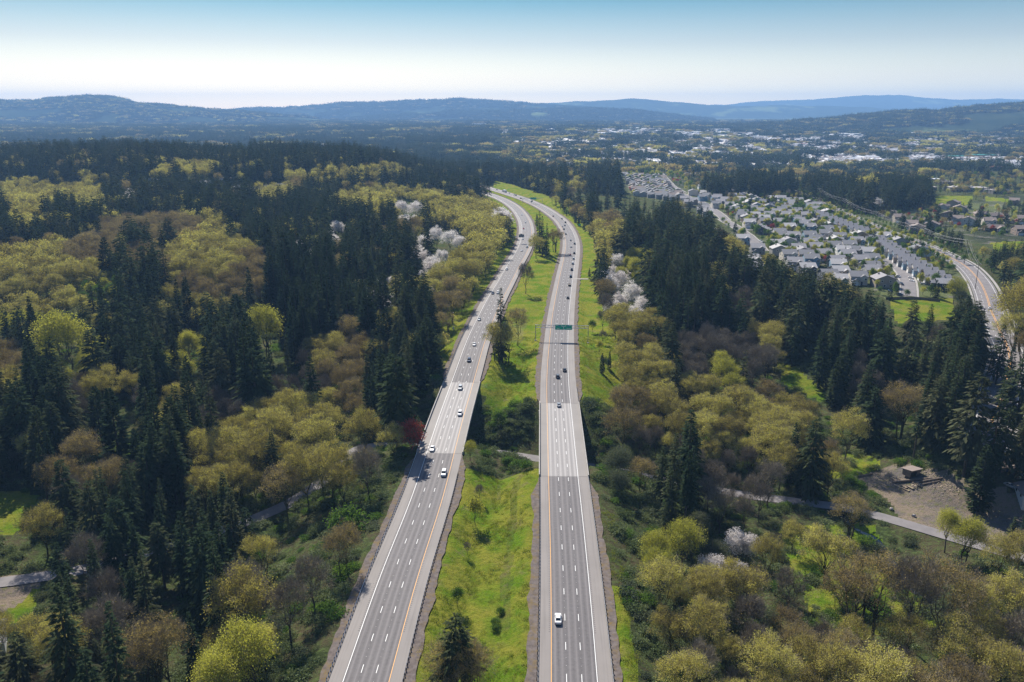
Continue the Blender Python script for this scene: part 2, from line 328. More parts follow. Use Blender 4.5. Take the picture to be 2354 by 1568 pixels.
# fine cache for quick look-ups
NR, NCOL = 560, 520
rows = 90*np.exp(np.linspace(0, math.log(42000/90), NR)); us = np.linspace(-.95, .95, NCOL)
GYY, GUU = np.meshgrid(rows, us, indexing='ij'); GXX = GUU*(GYY+60)
GZZ = height(GXX, GYY)
def hz(X, Y):
    """height by look-up in the ground sheet"""
    X = np.asarray(X, float); Y = np.asarray(Y, float)
    r = np.clip(np.log(np.maximum(Y, 90)/90)/math.log(42000/90)*(NR-1), 0, NR-1.001); c = np.clip((X/(Y+60)+.95)/1.9*(NCOL-1), 0, NCOL-1.001)
    i, j = r.astype(int), c.astype(int); a, b = r-i, c-j
    return GZZ[i, j]*(1-a)*(1-b)+GZZ[i+1, j]*a*(1-b)+GZZ[i, j+1]*(1-a)*b+GZZ[i+1, j+1]*a*b
def at(x, y):
    """the place on the ground seen at picture point (x, y)"""
    dx, dy = (x-CX)/FP, (y-CY)/FP
    d = np.array([dx, ct-dy*st, -st-dy*ct]); D = np.exp(np.linspace(math.log(120), math.log(41000), 3000))
    z = CAMZ+d[2]*D-hz(d[0]*D, d[1]*D); k = np.argmax(z < 0)
    if z[k] >= 0: k = len(D)-1
    t = z[k-1]/(z[k-1]-z[k]) if k else 0; q = D[k-1]+(D[k]-D[k-1])*t
    return float(d[0]*q), float(d[1]*q), float(CAMZ+d[2]*q)
# ground cover zones, drawn as areas of the place
GX_, GY_, _ = proj(GXX, GYY, GZZ)
zone = np.zeros(GXX.shape+(4,), np.float32); zone[..., 3] = 1
FIELDS = [[(2043, 684), (2080, 682), (2190, 688), (2200, 735), (2060, 742)], [(2150, 450), (2235, 450), (2228, 470), (2180, 478), (2150, 472)], [(2262, 452), (2345, 460), (2335, 466), (2265, 462)], [(2275, 556), (2400, 552), (2400, 578), (2290, 580)],
          [(1785, 830), (1830, 845), (1905, 905), (1890, 925), (1800, 885)], [(-200, 1120), (60, 1130), (110, 1150), (40, 1225), (-200, 1250)], [(-20, 1395), (60, 1340), (100, 1350), (60, 1440), (-20, 1440)],
          [(1133, 416), (1170, 422), (1250, 447), (1330, 480), (1335, 492), (1250, 464), (1130, 434)], [(1790, 1210), (2010, 1205), (2060, 1330), (2000, 1420), (1830, 1360)], [(1880, 1030), (2010, 1050), (2030, 1080), (1900, 1100)], [(2100, 1060), (2240, 1120), (2180, 1200), (2110, 1120)], [(1840, 1360), (2080, 1330), (2160, 1440), (1900, 1480)],
          [(1430, 396), (1480, 398), (1480, 402), (1430, 402)], [(330, 428), (660, 428), (660, 452), (330, 452)], [(2336, 1330), (2400, 1330), (2400, 1420), (2336, 1420)]]
for f in FIELDS: zone[..., 0] = np.maximum(zone[..., 0], in_poly(GX_, GY_, f))
dR, iR = polydist(GXX, GYY, mid_R); dL, iL = polydist(GXX, GYY, mid_L)
near = (GYY < 1500)
between = near & (dR+dL < 75) & (GXX < np.interp(GYY, YR[:, 1], YR[:, 0])+2) & (GXX > np.interp(GYY, YL[:, 1], YL[:, 0])-2) & ((GYY < 284) | (GYY > 372))
zone[..., 0] = np.maximum(zone[..., 0], between)
side = near & (((dR < 36) & (GYY > 362) & (GYY < 800)) | ((dR < 24) & (GYY >= 800)) | ((dR < 15.5) & (GYY < 205)) | ((dL < 30) & (GYY > 420)))
zone[..., 0] = np.maximum(zone[..., 0], side)
DITCH = spline([flat(x, y, -2.5) for x, y in ((1190, 1100), (1181, 1150), (1176, 1210), (1168, 1280), (1163, 1360), (1162, 1450))], 3); dD, _ = polydist(GXX, GYY, DITCH); zone[..., 0] = np.where((dD < 1.2+1.2*vnoise(GYY/6, GXX/3)) & (GYY < 284), zone[..., 0]*.52, zone[..., 0])
YARD = [(1960, 1095), (2060, 1070), (2160, 1078), (2250, 1120), (2353, 1130), (2500, 1200), (2330, 1260), (2200, 1235), (2080, 1205), (2040, 1150)]
YARDS = [YARD, [(-30, 1330), (110, 1310), (90, 1345), (30, 1400), (-60, 1420)]]
for f in YARDS: zone[..., 1] = np.maximum(zone[..., 1], in_poly(GX_, GY_, f))
TOWN = [[(1420, 398), (1560, 398), (1600, 450), (1700, 480), (1960, 500), (2230, 640), (2200, 690), (2040, 690), (1970, 640), (1800, 575), (1690, 540), (1640, 500), (1500, 460), (1430, 440)], [(1980, 500), (2400, 440), (2400, 560), (2290, 560), (2180, 560)]]
for f in TOWN: zone[..., 2] = np.maximum(zone[..., 2], in_poly(GX_, GY_, f) & (zone[..., 0] < .5))
zone[..., 2] = np.maximum(zone[..., 2], (GYY > 2300) & (zone[..., 0] < .5))
BARE = [[(1136, 1105), (1150, 1108), (1158, 1180), (1146, 1182)], [(1095, 1068), (1150, 1072), (1140, 1088), (1092, 1084)], [(1170, 740), (1215, 735), (1200, 790), (1165, 790)], [(1100, 880), (1125, 880), (1120, 900), (1098, 900)]]
for f in BARE: zone[..., 1] = np.maximum(zone[..., 1], .46*in_poly(GX_, GY_, f))
def gridmesh(name, X, Y, Z, m, attr=None):
    n, c = X.shape; idx = np.arange(n*c).reshape(n, c)
    F = np.stack([idx[:-1, :-1], idx[:-1, 1:], idx[1:, 1:], idx[1:, :-1]], -1).reshape(-1, 4)
    me = npmesh(name, np.stack([X, Y, Z], -1).reshape(-1, 3), F, [m])
    me.polygons.foreach_set('use_smooth', np.ones(len(F), bool))
    if attr is not None:
        a = me.color_attributes.new('zone', 'FLOAT_COLOR', 'POINT'); a.data.foreach_set('color', attr.reshape(-1).astype(np.float32))
    o = link(name, me); tag(o, kind='structure'); return o
gridmesh('ground', GXX, GYY, GZZ, M['ground'], zone)
# hills: picture outline of each crest, distance, half depth
HILLS = [('hills', 8500, 1700, [(-350, 248), (-150, 240), (0, 232), (60, 233), (130, 228), (200, 224), (250, 225), (290, 226), (330, 236), (400, 243), (470, 250), (560, 254), (640, 262), (760, 272), (900, 290)]),
         ('hills', 11500, 2000, [(380, 275), (470, 258), (560, 250), (700, 245), (780, 238), (900, 234), (1010, 231), (1060, 229), (1120, 233), (1200, 238), (1300, 246), (1400, 250), (1500, 262), (1620, 275)]),
         ('hills', 9800, 1100, [(700, 280), (900, 262), (1050, 256), (1250, 252), (1400, 250), (1480, 256), (1600, 268), (1700, 280)]),
         ('hills', 14500, 2400, [(1050, 262), (1100, 244), (1200, 237), (1290, 234), (1380, 230), (1450, 227), (1530, 232), (1600, 238), (1700, 243), (1800, 240), (1950, 243), (2100, 251), (2300, 262), (2500, 270)]),
         ('mountains', 19000, 2700, [(1550, 262), (1600, 242), (1700, 236), (1750, 231), (1850, 228), (1950, 223), (2000, 220), (2060, 219), (2120, 226), (2200, 229), (2280, 226), (2353, 228), (2500, 232), (2800, 250)]),
         ('mountains', 17500, 2400, [(380, 262), (430, 252), (520, 247), (640, 246), (720, 250), (800, 262)]),
         ('hills', 5800, 1600, [(1500, 300), (1650, 286), (1800, 278), (1900, 271), (2000, 262), (2100, 254), (2200, 248), (2300, 242), (2353, 239), (2450, 232), (2700, 225), (3000, 235)])]
HILLF = []
for nm, dist, dep, cr in HILLS:
    cr = np.array(cr, float); xs = np.linspace(cr[0, 0], cr[-1, 0], 240); ys = np.interp(xs, cr[:, 0], cr[:, 1])+(fbm(xs/35, xs*0+dist*.01, 4)-.5)*5
    X = (xs-CX)/FP*dist; top = CAMZ+(260.5-ys)/FP*dist*1.0/ct/ct
    V = np.linspace(-1, 1, 60); XX, VV = np.meshgrid(X, V, indexing='ij'); T = top[:, None]
    prof = (1-np.abs(VV)**1.5)
    ZZ = -20+(T+20)*prof+(fbm(XX/700, VV*dep/700, 5)-.5)*(1-prof)*prof*1.3*(T+20)
    XX = XX*(1+VV*dep/dist*.9); YYh = dist/ct*1.0+VV*dep
    gridmesh(nm, XX, YYh+0*XX, ZZ, M['hill']); HILLF.append((XX, YYh+0*XX, ZZ, dist))

# ------------------------------------------------------------------ ribbons for roads
def ribbon(name, P, o0, o1, z, m, lift=0.0, us=None, sgn=1, kind='structure', skirt=0, s0=0., parent=None):
    """strip along polyline P between offsets o0..o1 (metres to the right); z number, array or 'ground'"""
    k = max(2, int(abs(np.max(np.abs(np.asarray(o1)-np.asarray(o0))))/2.5)+1) if isinstance(z, str) else 2
    N = normals(P); S = alen(P)+s0; vs = []; n = len(P); uv = []
    T = np.linspace(0, 1, k)
    O0, O1 = np.broadcast_to(o0, (n,)), np.broadcast_to(o1, (n,))
    O = O0[:, None]+(O1-O0)[:, None]*T[None]
    X = P[:, 0:1]+N[:, 0:1]*O; Y = P[:, 1:2]+N[:, 1:2]*O
    if isinstance(z, str): Z = np.maximum(hz(X, Y), height(X, Y))+.06+lift
    else: Z = np.broadcast_to(np.asarray(z, float).reshape(-1, 1) if np.ndim(z) else z, X.shape)+lift
    V = np.stack([X, Y, Z], -1).reshape(-1, 3); idx = np.arange(n*k).reshape(n, k)
    F = np.stack([idx[:-1, :-1], idx[:-1, 1:], idx[1:, 1:], idx[1:, :-1]], -1).reshape(-1, 4)
    me = npmesh(name, V, F, [m]); l = me.uv_layers.new(name='UVMap')
    UV = np.stack([O*sgn, np.repeat(S[:, None], k, 1)], -1).reshape(-1, 2)
    l.data.foreach_set('uv', UV[F.ravel()].astype(np.float32).ravel())
    o = link(name, me, parent)
    if not parent: tag(o, kind=kind)
    return o
def cut(P, a, b):
    """the stretch of P between distances ahead a and b (first stretch, near part)"""
    Y = P[:, 1]; i = np.argmax(Y >= a); j = np.argmax(Y >= b) if Y.max() >= b else len(P)-1
    def pt(q, yy):
        if q == 0: return P[0]
        t = (yy-Y[q-1])/(Y[q]-Y[q-1]); return P[q-1]+(P[q]-P[q-1])*t
    if Y.max() < b: return np.vstack([[pt(i, a)], P[i:]])
    return np.vstack([[pt(i, a)], P[i:j], [pt(j, b)]])
YN = {'R': YR, 'L': YL}; SG = {'R': 1, 'L': -1}
for kx in 'RL':
    P, g = YN[kx], SG[kx]; b0, b1 = BR[kx]
    nearp, farp = cut(P, P[0][1]+.1, b0), cut(P, b1, 1e9)
    sn = alen(nearp)[-1]+(b1-b0)
    for q, s0 in ((nearp, 0), (farp, sn)):
        ribbon('highway', q, *sorted((-HW_IN*g, (3*LW+HW_OUT)*g)), 0.0, M['asphalt'], sgn=g, s0=s0)
        S_ = alen(q); q_s = np.arange(0, S_[-1], 1.4); q = np.stack([np.interp(q_s, S_, q[:, 0]), np.interp(q_s, S_, q[:, 1])], 1)
        n = len(q); tp = np.clip(np.minimum(np.arange(n), n-1-np.arange(n))/9, .2, 1); w0 = (1.5+2.6*fbm(np.arange(n)/5.0, np.zeros(n), 6))*tp; w1 = (1.5+2.4*fbm(np.arange(n)/5.0, np.ones(n)*7, 6))*tp
        ribbon('gravel_verge', q, np.full(n, -HW_IN*g), -(HW_IN+w0)*g, np.full(n, -.02), M['gravel'])
        ribbon('gravel_verge', q, np.full(n, (3*LW+HW_OUT)*g), (3*LW+HW_OUT+w1)*g, np.full(n, -.02), M['gravel'])
    for q, c0, c1, m in ((P, -.07, .07, 'painty'), (P, 3*LW-.075, 3*LW+.075, 'paintw')):
        ribbon('edge_line', q, c0*g, c1*g, .014, M[m])
    S = alen(P); mb = MB(); N = normals(P)
    for row in (1, 2):
        for s in np.arange(4 if kx == 'R' else 7, S[-1]-4, 12.19):
            a = [np.interp(s, S, P[:, j]) for j in (0, 1)]; b = [np.interp(s+3.05, S, P[:, j]) for j in (0, 1)]
            nn = np.array([np.interp(s, S, N[:, 0]), np.interp(s, S, N[:, 1])]); hw = .075; o = row*LW*g
            mb.add([(a[0]+nn[0]*(o-hw), a[1]+nn[1]*(o-hw), .014), (a[0]+nn[0]*(o+hw), a[1]+nn[1]*(o+hw), .014), (b[0]+nn[0]*(o+hw), b[1]+nn[1]*(o+hw), .014), (b[0]+nn[0]*(o-hw), b[1]+nn[1]*(o-hw), .014)], [(0, 1, 2, 3)])
            if s < 420:
                for q in (.33, .66):
                    x, y = [np.interp(s+3.05+9.1*q, S, P[:, j]) for j in (0, 1)]; x += nn[0]*o; y += nn[1]*o
                    mb.box(x-.05, x+.05, y-.05, y+.05, .012, .03)
    tag(mb.obj('lane_markings', M['paintw']), kind='structure')
    # rumble strip
    mb = MB()
    for o in (-.45, 3*LW+.5):
        for s in np.arange(60, 420, .9):
            x, y = [np.interp(s, S, P[:, j]) for j in (0, 1)]; nn = np.array([np.interp(s, S, N[:, 0]), np.interp(s, S, N[:, 1])])
            if BR[kx][0]-6 < y < BR[kx][1]+6: continue
            t = (nn[0]*g, nn[1]*g); tt = (-t[1], t[0])
            q = [(x+t[0]*(o+i)+tt[0]*j, y+t[1]*(o+i)+tt[1]*j, .008) for i, j in ((-.2, -.14), (.2, -.14), (.2, .14), (-.2, .14))]
            mb.add(q, [(0, 1, 2, 3)])
    tag(mb.obj('rumble_strip', mat('dark milled groove', (.13, .12, .12), .9)), kind='structure')
    # bridge: deck, parapets, girders, piers
    q = cut(P, b0, b1); top = bpy.data.objects.new('highway_bridge', None); C.objects.link(top); top.location = (q[0][0], q[0][1], 0)
    tag(top, 'pale worn concrete bridge of the right-hand carriageway over the valley road' if kx == 'R' else 'pale worn concrete bridge of the left-hand carriageway over the valley road', 'bridge', 'twin highway bridges')
    def par(o):
        o.parent = top; o.matrix_parent_inverse = top.matrix_world.inverted(); o.location = (-top.location.x, -top.location.y, 0); return o
    par(ribbon('deck_surface', q, *sorted((-HW_IN*g, (3*LW+HW_OUT)*g)), 0.0, M['deck'], sgn=g, parent=top, s0=alen(nearp)[-1]))
    Nq = normals(q)
    def prism(mb, o0, o1, z0, z1):
        n = len(q); V = []
        for i in range(n):
            for o, z in ((o0, z0), (o1, z0), (o1, z1), (o0, z1)): V.append((q[i][0]+Nq[i][0]*o*g, q[i][1]+Nq[i][1]*o*g, z))
        F = [(4*i+j, 4*i+(j+1) % 4, 4*i+4+(j+1) % 4, 4*i+4+j) for i in range(n-1) for j in range(4)]+[(0, 1, 2, 3), (4*n-4, 4*n-1, 4*n-2, 4*n-3)]
        mb.add(V, F)
    mb = MB(); prism(mb, -HW_IN-.1, 3*LW+HW_OUT+.1, -.6, -.01); par(mb.obj('slab', M['concrete'], top))
    for a, b in ((-HW_IN-.42, -HW_IN), (3*LW+HW_OUT, 3*LW+HW_OUT+.42)):
        mb = MB(); prism(mb, a, b, -.7, .85); par(mb.obj('parapet', M['concrete'], top))
    mb = MB()
    for o in np.linspace(-2, 13.5, 6): prism(mb, o-.3, o+.3, -2.4, -.62)
    par(mb.obj('girders', M['concrete'], top))
    for fr in (.02, .35, .66, .98):
        i = int(fr*(len(q)-1)); x, y = q[i][0]+Nq[i][0]*5.7*g, q[i][1]+Nq[i][1]*5.7*g; mb = MB()
        if fr in (.02, .98): mb.box(x-9.5, x+9.5, y-1, y+1, -22, -2.45)
        else:
            mb.box(x-8.5, x+8.5, y-.8, y+.8, -3.8, -2.42)
            for o in (-6, 0, 6): mb.box(x+o-.7, x+o+.7, y-.7, y+.7, -22, -3.8)
        par(mb.obj('pier' if fr in (.35, .66) else 'abutment', M['concrete'], top))

mb = MB()
for kx in 'RL':
    P, g = YN[kx], SG[kx]; b0, b1 = BR[kx]
    for yy in (b0+.3, b1-.3):
        i = int(np.argmin(np.abs(P[:, 1]-yy))); Nn_ = normals(P)[i]; c0 = np.array([np.interp(yy, P[:120, 1], P[:120, 0]), yy]); t_ = np.array([-Nn_[1], Nn_[0]])*.11
        a_, b_ = c0-Nn_*HW_IN*g, c0+Nn_*(3*LW+HW_OUT)*g
        mb.add([(*(a_-t_), .006), (*(b_-t_), .006), (*(b_+t_), .006), (*(a_+t_), .006)], [(0, 1, 2, 3)])
tag(mb.obj('road_joint', mat('rubber expansion joint', (.06, .055, .055), .9)), kind='structure')
# other roads
def roadset(P, w, z, m='street', lift=.1, nm='road'):
    return ribbon(nm, P, -w, w, z, M[m], lift)
zart = np.where(art[:, 1] < 420, -(420-art[:, 1])*.03, 0.)
roadset(art, 8.6, zart, lift=.0)
for o, m_, wd in ((-.4, 'painty', .12), (.4, 'painty', .12), (-6.6, 'paintw', .1), (6.8, 'paintw', .12)):
    ribbon('edge_line', art, o-wd, o+wd, zart, M[m_], .02)
ribbon('sidewalk', art, 9.4, 11.4, zart, M['concrete'], .12); ribbon('sidewalk', art, -10.6, -9.2, zart, M['concrete'], .12)
sart = alen(art); mb = MB(); Na = normals(art)
for s in np.arange(20, 900, 9):
    for o in (-3.5,):
        i = int(np.searchsorted(sart, s)); j = min(i+1, len(art)-1)
        a = art[i]+Na[i]*o; d = (art[j]-art[i])/np.hypot(*(art[j]-art[i])); b = a+d*3
        z = zart[i]+.02; n = Na[i]*.1
        mb.add([(a[0]-n[0], a[1]-n[1], z), (a[0]+n[0], a[1]+n[1], z), (b[0]+n[0], b[1]+n[1], z), (b[0]-n[0], b[1]-n[1], z)], [(0, 1, 2, 3)])
tag(mb.obj('lane_markings', M['paintw']), kind='structure')
roadset(val, 3.2, VZ, lift=.0, nm='valley_road')
ribbon('creek', crk, -1.0-.4*np.sin(np.arange(len(crk))), 1.0+.5*np.cos(np.arange(len(crk))*1.3), VZ-1.25, M['water'])
STREETS = [[(2040, 592), (2053, 604), (2072, 619), (2084, 640), (2088, 660), (2088, 680)], [(1660, 503), (1673, 511), (1700, 527), (1727, 550), (1752, 575)], [(2053, 606), (2030, 612), (1990, 600)],
           [(1518, 396), (1530, 412), (1545, 428), (1570, 444)], [(1560, 444), (1620, 470), (1668, 505)], [(1700, 527), (1760, 528), (1850, 548), (1960, 555)]]
street_lines = []
for sset in STREETS:
    q = spline([flat(*p) for p in sset], 5); street_lines.append(q); roadset(q, 5.2, 'ground', lift=.12, nm='street'); ribbon('sidewalk', q, 5.4, 7, 'ground', M['concrete'], .2); ribbon('sidewalk', q, -7, -5.4, 'ground', M['concrete'], .2)
q = spline([at(x, y)[:2] for x, y in ((2070, 1196), (2060, 1160), (2110, 1130), (2200, 1130), (2300, 1150))], 4); pass
q = spline([flat(x, y) for x, y in ((1312, 641), (1352, 641.5))], 4); ribbon('concrete_apron', q, -1.6, 1.6, .05, M['concrete'])
far = spline([flat(x, y, -15) for x, y in ((700, 333), (800, 331), (870, 333), (905, 339), (930, 350))], 25); ribbon('road', far, -12, 12, 'ground', M['concrete'], 1.5)
for pp in ([(1400, 306), (1700, 318), (2100, 352), (2353, 372)], [(1900, 300), (2000, 330), (2060, 372), (2200, 378)], [(2000, 376), (2180, 380), (2400, 388)]):
    far = spline([at(x, y)[:2] for x, y in pp], 25); ribbon('road', far, -9, 9, 'ground', M['street'], 1.2)

# ------------------------------------------------------------------ tree kinds
def kites(P, D, L, W, sag, g):
    n = len(P); D = D/(np.linalg.norm(D, axis=1)[:, None]+1e-9); up = g.normal(size=(n, 3)); S = np.cross(D, up); S /= np.linalg.norm(S, axis=1)[:, None]+1e-9
    L = np.broadcast_to(L, (n,))[:, None]; W = np.broadcast_to(W, (n,))[:, None]
    mid = P+D*L*.45; z = np.zeros((n, 3)); z[:, 2] = -sag
    V = np.stack([P, mid+S*W/2+z*L*.5, P+D*L+z*L, mid-S*W/2+z*L*.5], 1).reshape(-1, 3)
    return V, np.arange(4*n).reshape(n, 4)
def flatkites(P, D, L, W, sag, g):          # sprays that lie roughly level, as on a conifer branch
    n = len(P); D = D/(np.linalg.norm(D, axis=1)[:, None]+1e-9); up = np.array([0, 0, 1.])+g.normal(size=(n, 3))*.35; S = np.cross(D, up); S /= np.linalg.norm(S, axis=1)[:, None]+1e-9
    L = np.broadcast_to(L, (n,))[:, None]; W = np.broadcast_to(W, (n,))[:, None]; z = np.array([0, 0, -1.])
    mid = P+D*L*.5
    V = np.stack([P, mid+S*W/2+z*L*sag*.6, P+D*L+z*L*sag, mid-S*W/2+z*L*sag*.6], 1).reshape(-1, 3)
    return V, np.arange(4*n).reshape(n, 4)
def segs(A, B, ra, rb, n=4):
    A, B = np.asarray(A, float), np.asarray(B, float); m = len(A); D = B-A; D /= np.linalg.norm(D, axis=1)[:, None]+1e-9
    h = np.where(np.abs(D[:, 2:3]) < .9, np.array([[0, 0, 1.]]), np.array([[1., 0, 0]])); U = np.cross(D, h); U /= np.linalg.norm(U, axis=1)[:, None]+1e-9; W = np.cross(D, U)
    a = np.arange(n)*2*math.pi/n; ring = U[:, None]*np.cos(a)[None, :, None]+W[:, None]*np.sin(a)[None, :, None]
    V = np.concatenate([A[:, None]+ring*np.asarray(ra).reshape(-1, 1, 1), B[:, None]+ring*np.asarray(rb).reshape(-1, 1, 1)], 1).reshape(-1, 3)
    j = np.arange(n); q = np.stack([j, (j+1) % n, n+(j+1) % n, n+j], -1)
    return V, (q[None]+(np.arange(m)*2*n)[:, None, None]).reshape(-1, 4)
def conifer(seed, H, Rm, whorls, per, spr, shape=.85, bare=.12, sag=.35, wide=.42, up=0.0, jag=.3, Lk=1.0):
    g = np.random.default_rng(seed); P, D, L = [], [], []
    lean = g.normal(size=2)*.012
    for w_ in range(whorls):
        t = bare+(1-bare)*((w_+g.random()*.7)/whorls)**.92; z = t*H
        r0 = Rm*max(.03, (1-t))**shape*(1-.35*max(0, .22-t)/.22)
        for b in range(per if t < .8 else max(3, per-2)):
            az = g.random()*6.283; r = r0*(1-jag+2*jag*g.random()**1.3)*(1+.25*(fbm(az*1.3+seed, t*9, 2)-.4)*2); dz = -.32+.75*t+g.normal()*.08+up
            d = np.array([math.cos(az), math.sin(az), dz])
            for s in np.linspace(.28, .93, spr)+g.random(spr)*.06:
                p = np.array([lean[0]*z, lean[1]*z, z])+d*r*s-np.array([0, 0, sag*.35*r*s*s])
                a2 = az+(g.random()-.5)*1.5; P.append(p); D.append((math.cos(a2), math.sin(a2), dz-.15)); L.append((.26*r+.55)*Lk*(.7+.6*g.random()))
    P.append((0, 0, H*.965)); D.append((0, 0, 1)); L.append(H*.045)
    P, D, L = map(np.array, (P, D, L)); V, F = flatkites(P, D, L, L*wide, sag, g)
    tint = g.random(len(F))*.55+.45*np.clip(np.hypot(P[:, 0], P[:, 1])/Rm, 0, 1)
    zs = np.array([0, .3, .65, 1])*H; r = np.array([.017, .013, .007, .001])*H
    A = np.c_[lean[0]*zs, lean[1]*zs, zs-(zs == 0)*1.5]; TV, TF = segs(A[:-1], A[1:], r[:-1], r[1:], 6)
    return (TV, TF), (V, F, tint)
def broadleaf(seed, H, Rc, base=.32, tips=110, leaves=4200, ll=.48, twigs=10, tl=1.3, tw=.055, clump=.95, flatten=1.0, inner=.35, trunks=1, lr=1.0, upright=0., rt=.016):
    g = np.random.default_rng(seed); ch = H*(1-base)*flatten; cz = H-ch*.52
    u = g.normal(size=(tips, 3)); u /= np.linalg.norm(u, axis=1)[:, None]; u[:, 2] = np.where(u[:, 2] < -.35, -u[:, 2], u[:, 2])
    rr = (inner+(1-inner)*g.random(tips)**.45); lob = .62+.78*fbm(u[:, 0]*2.1+seed, u[:, 1]*2.1+u[:, 2]*1.7, 3); an = g.random()*3.14; ex = .82+.36*g.random()
    T = np.c_[u[:, 0]*Rc*rr*lob, u[:, 1]*Rc*rr*lob, cz+u[:, 2]*ch*.5*rr*lob]
    q_ = T[:, 0]*math.cos(an)+T[:, 1]*math.sin(an); T[:, 0] += q_*math.cos(an)*(ex-1); T[:, 1] += q_*math.sin(an)*(ex-1)
    T[:, :2] *= (1-upright*.5*(T[:, 2:3]-cz)/ch)
    A, B, ra, rb = [], [], [], []
    def seg(a, b, r0, r1, n=2, wob=.05):
        a, b = np.array(a, float), np.array(b, float); l = np.linalg.norm(b-a); pr = a; pts = [a]
        for i in range(1, n+1):
            q = a+(b-a)*i/n+(g.normal(size=3)*l*wob if i < n else 0)+(np.array([0, 0, -.04*l]) if i < n else 0)
            A.append(pr); B.append(q); ra.append(r0+(r1-r0)*(i-1)/n); rb.append(r0+(r1-r0)*i/n); pr = q
    rtk = rt*H; order = g.permutation(tips); K = 6*trunks
    cen = T[order[:K]].copy()
    for _ in range(4):
        lab = np.argmin(((T[:, None]-cen[None])**2).sum(-1), 1)
        for k in range(K):
            if (lab == k).any(): cen[k] = T[lab == k].mean(0)
    for tk in range(trunks):
        bx = np.array([g.normal()*.9*(trunks > 1), g.normal()*.9*(trunks > 1), -1.0]); fork = np.array([bx[0]*1.5+g.normal()*.3, bx[1]*1.5+g.normal()*.3, H*base*(.75+.3*g.random())])
        seg(bx, fork, rtk, rtk*.78, 3, .02)
        for k in range(tk, K, trunks):
            m = lab == k
            if not m.any(): continue
            c1 = fork+(cen[k]-fork)*.55; c1[2] += .02*H; seg(fork, c1, rtk*.5, rtk*.26, 3, .06)
            tt = T[m]; nsub = max(1, len(tt)//5); sc = tt[g.permutation(len(tt))[:nsub]]; sl_ = np.argmin(((tt[:, None]-sc[None])**2).sum(-1), 1)
            for s_ in range(nsub):
                ts = tt[sl_ == s_]
                if not len(ts): continue
                c2 = c1+(ts.mean(0)-c1)*.6; seg(c1, c2, rtk*.2, rtk*.1, 2, .07)
                for q in ts: seg(c2, q, rtk*.075, rtk*.03, 2, .08)
    TV, TF = segs(A, B, np.array(ra), np.array(rb), 4)
    vs, fs, tint, mi = [], [], [], []; off = 0
    if twigs:
        n = tips*twigs; P = np.repeat(T, twigs, 0)+g.normal(size=(n, 3))*.35; D = P-np.array([0, 0, cz-ch*.4]); D /= np.linalg.norm(D, axis=1)[:, None]; D = D+g.normal(size=(n, 3))*.55
        V, F = kites(P, D, tl*(.6+.8*g.random(n)), tw, -.1, g); vs.append(V); fs.append(F+off); off += len(V); tint.append(g.random(n)); mi.append(np.ones(n, int))
    if leaves:
        per = leaves/tips; rel = np.clip((T[:, 2]-(cz-ch*.5))/ch, 0, 1); cnt = g.poisson(per*(.25+g.random(tips)**1.3*1.5)*(.35+1.1*rel)); P = np.repeat(T, cnt, 0); n = len(P)
        q = g.normal(size=(n, 3)); P = P+q*clump*np.array([1, 1, .75]); D = q+g.normal(size=(n, 3))*.8
        V, F = kites(P, D, ll*(.5+1.0*g.random(n)), ll*.7*lr, .15, g); vs.append(V); fs.append(F+off); tint.append(np.clip(g.random(n)*.25+.75*np.repeat(g.random(tips), cnt), 0, 1)); mi.append(np.zeros(n, int))
    return (TV, TF), (np.vstack(vs), np.vstack(fs), np.concatenate(tint), np.concatenate(mi))
PROTO = {}
def make(kind, H, Rc, hi, lo, leafm, bark='bark'):
    """store meshes of one tree form: trunk and crown apart, and one light joined mesh for distant ones"""
    (TV, TF), cr = hi; mi = cr[3] if len(cr) > 3 else None
    tr = npmesh(kind+'_trunk', TV, TF, [M[bark]]); c = npmesh(kind+'_crown', cr[0], cr[1], [M[leafm], M['twig']], mi, cr[2])
    (TV, TF), cr = lo; mi = cr[3] if len(cr) > 3 else np.zeros(len(cr[1]), int)
    J = npmesh(kind+'_small', np.vstack([cr[0], TV]), np.vstack([cr[1], TF+len(cr[0])]), [M[leafm], M['twig'], M[bark]], np.r_[mi, np.full(len(TF), 2)], np.r_[cr[2], np.zeros(len(TF))])
    PROTO.setdefault(kind, []).append((tr, c, J, H, Rc))
for s in range(8):
    Rm = [4.6, 5.3, 4.0, 6.0, 4.4, 5.6, 3.6, 6.4][s]; H = [34, 36, 33, 34, 38, 29, 35, 27][s]
    kw = dict(shape=[.8, .72, .9, .7, .62, .5, .8, .6][s], bare=[.10, .18, .08, .2, .34, .25, .45, .1][s], jag=[.3, .38, .25, .42, .38, .42, .42, .35][s], sag=[.35, .45, .3, .5, .35, .5, .4, .45][s])
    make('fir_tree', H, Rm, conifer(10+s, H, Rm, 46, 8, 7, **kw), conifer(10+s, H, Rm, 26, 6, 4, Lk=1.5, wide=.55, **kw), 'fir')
for s in range(3):
    Rm = [4.6, 3.9, 5.2][s]; H = [30, 32, 26][s]; kw = dict(shape=[.62, .7, .6][s], bare=.03, sag=.25, jag=.14, up=.35)
    make('cedar_tree', H, Rm, conifer(30+s, H, Rm, 52, 10, 6, wide=.55, **kw), conifer(30+s, H, Rm, 28, 8, 3, Lk=1.5, wide=.65, **kw), 'cedar')
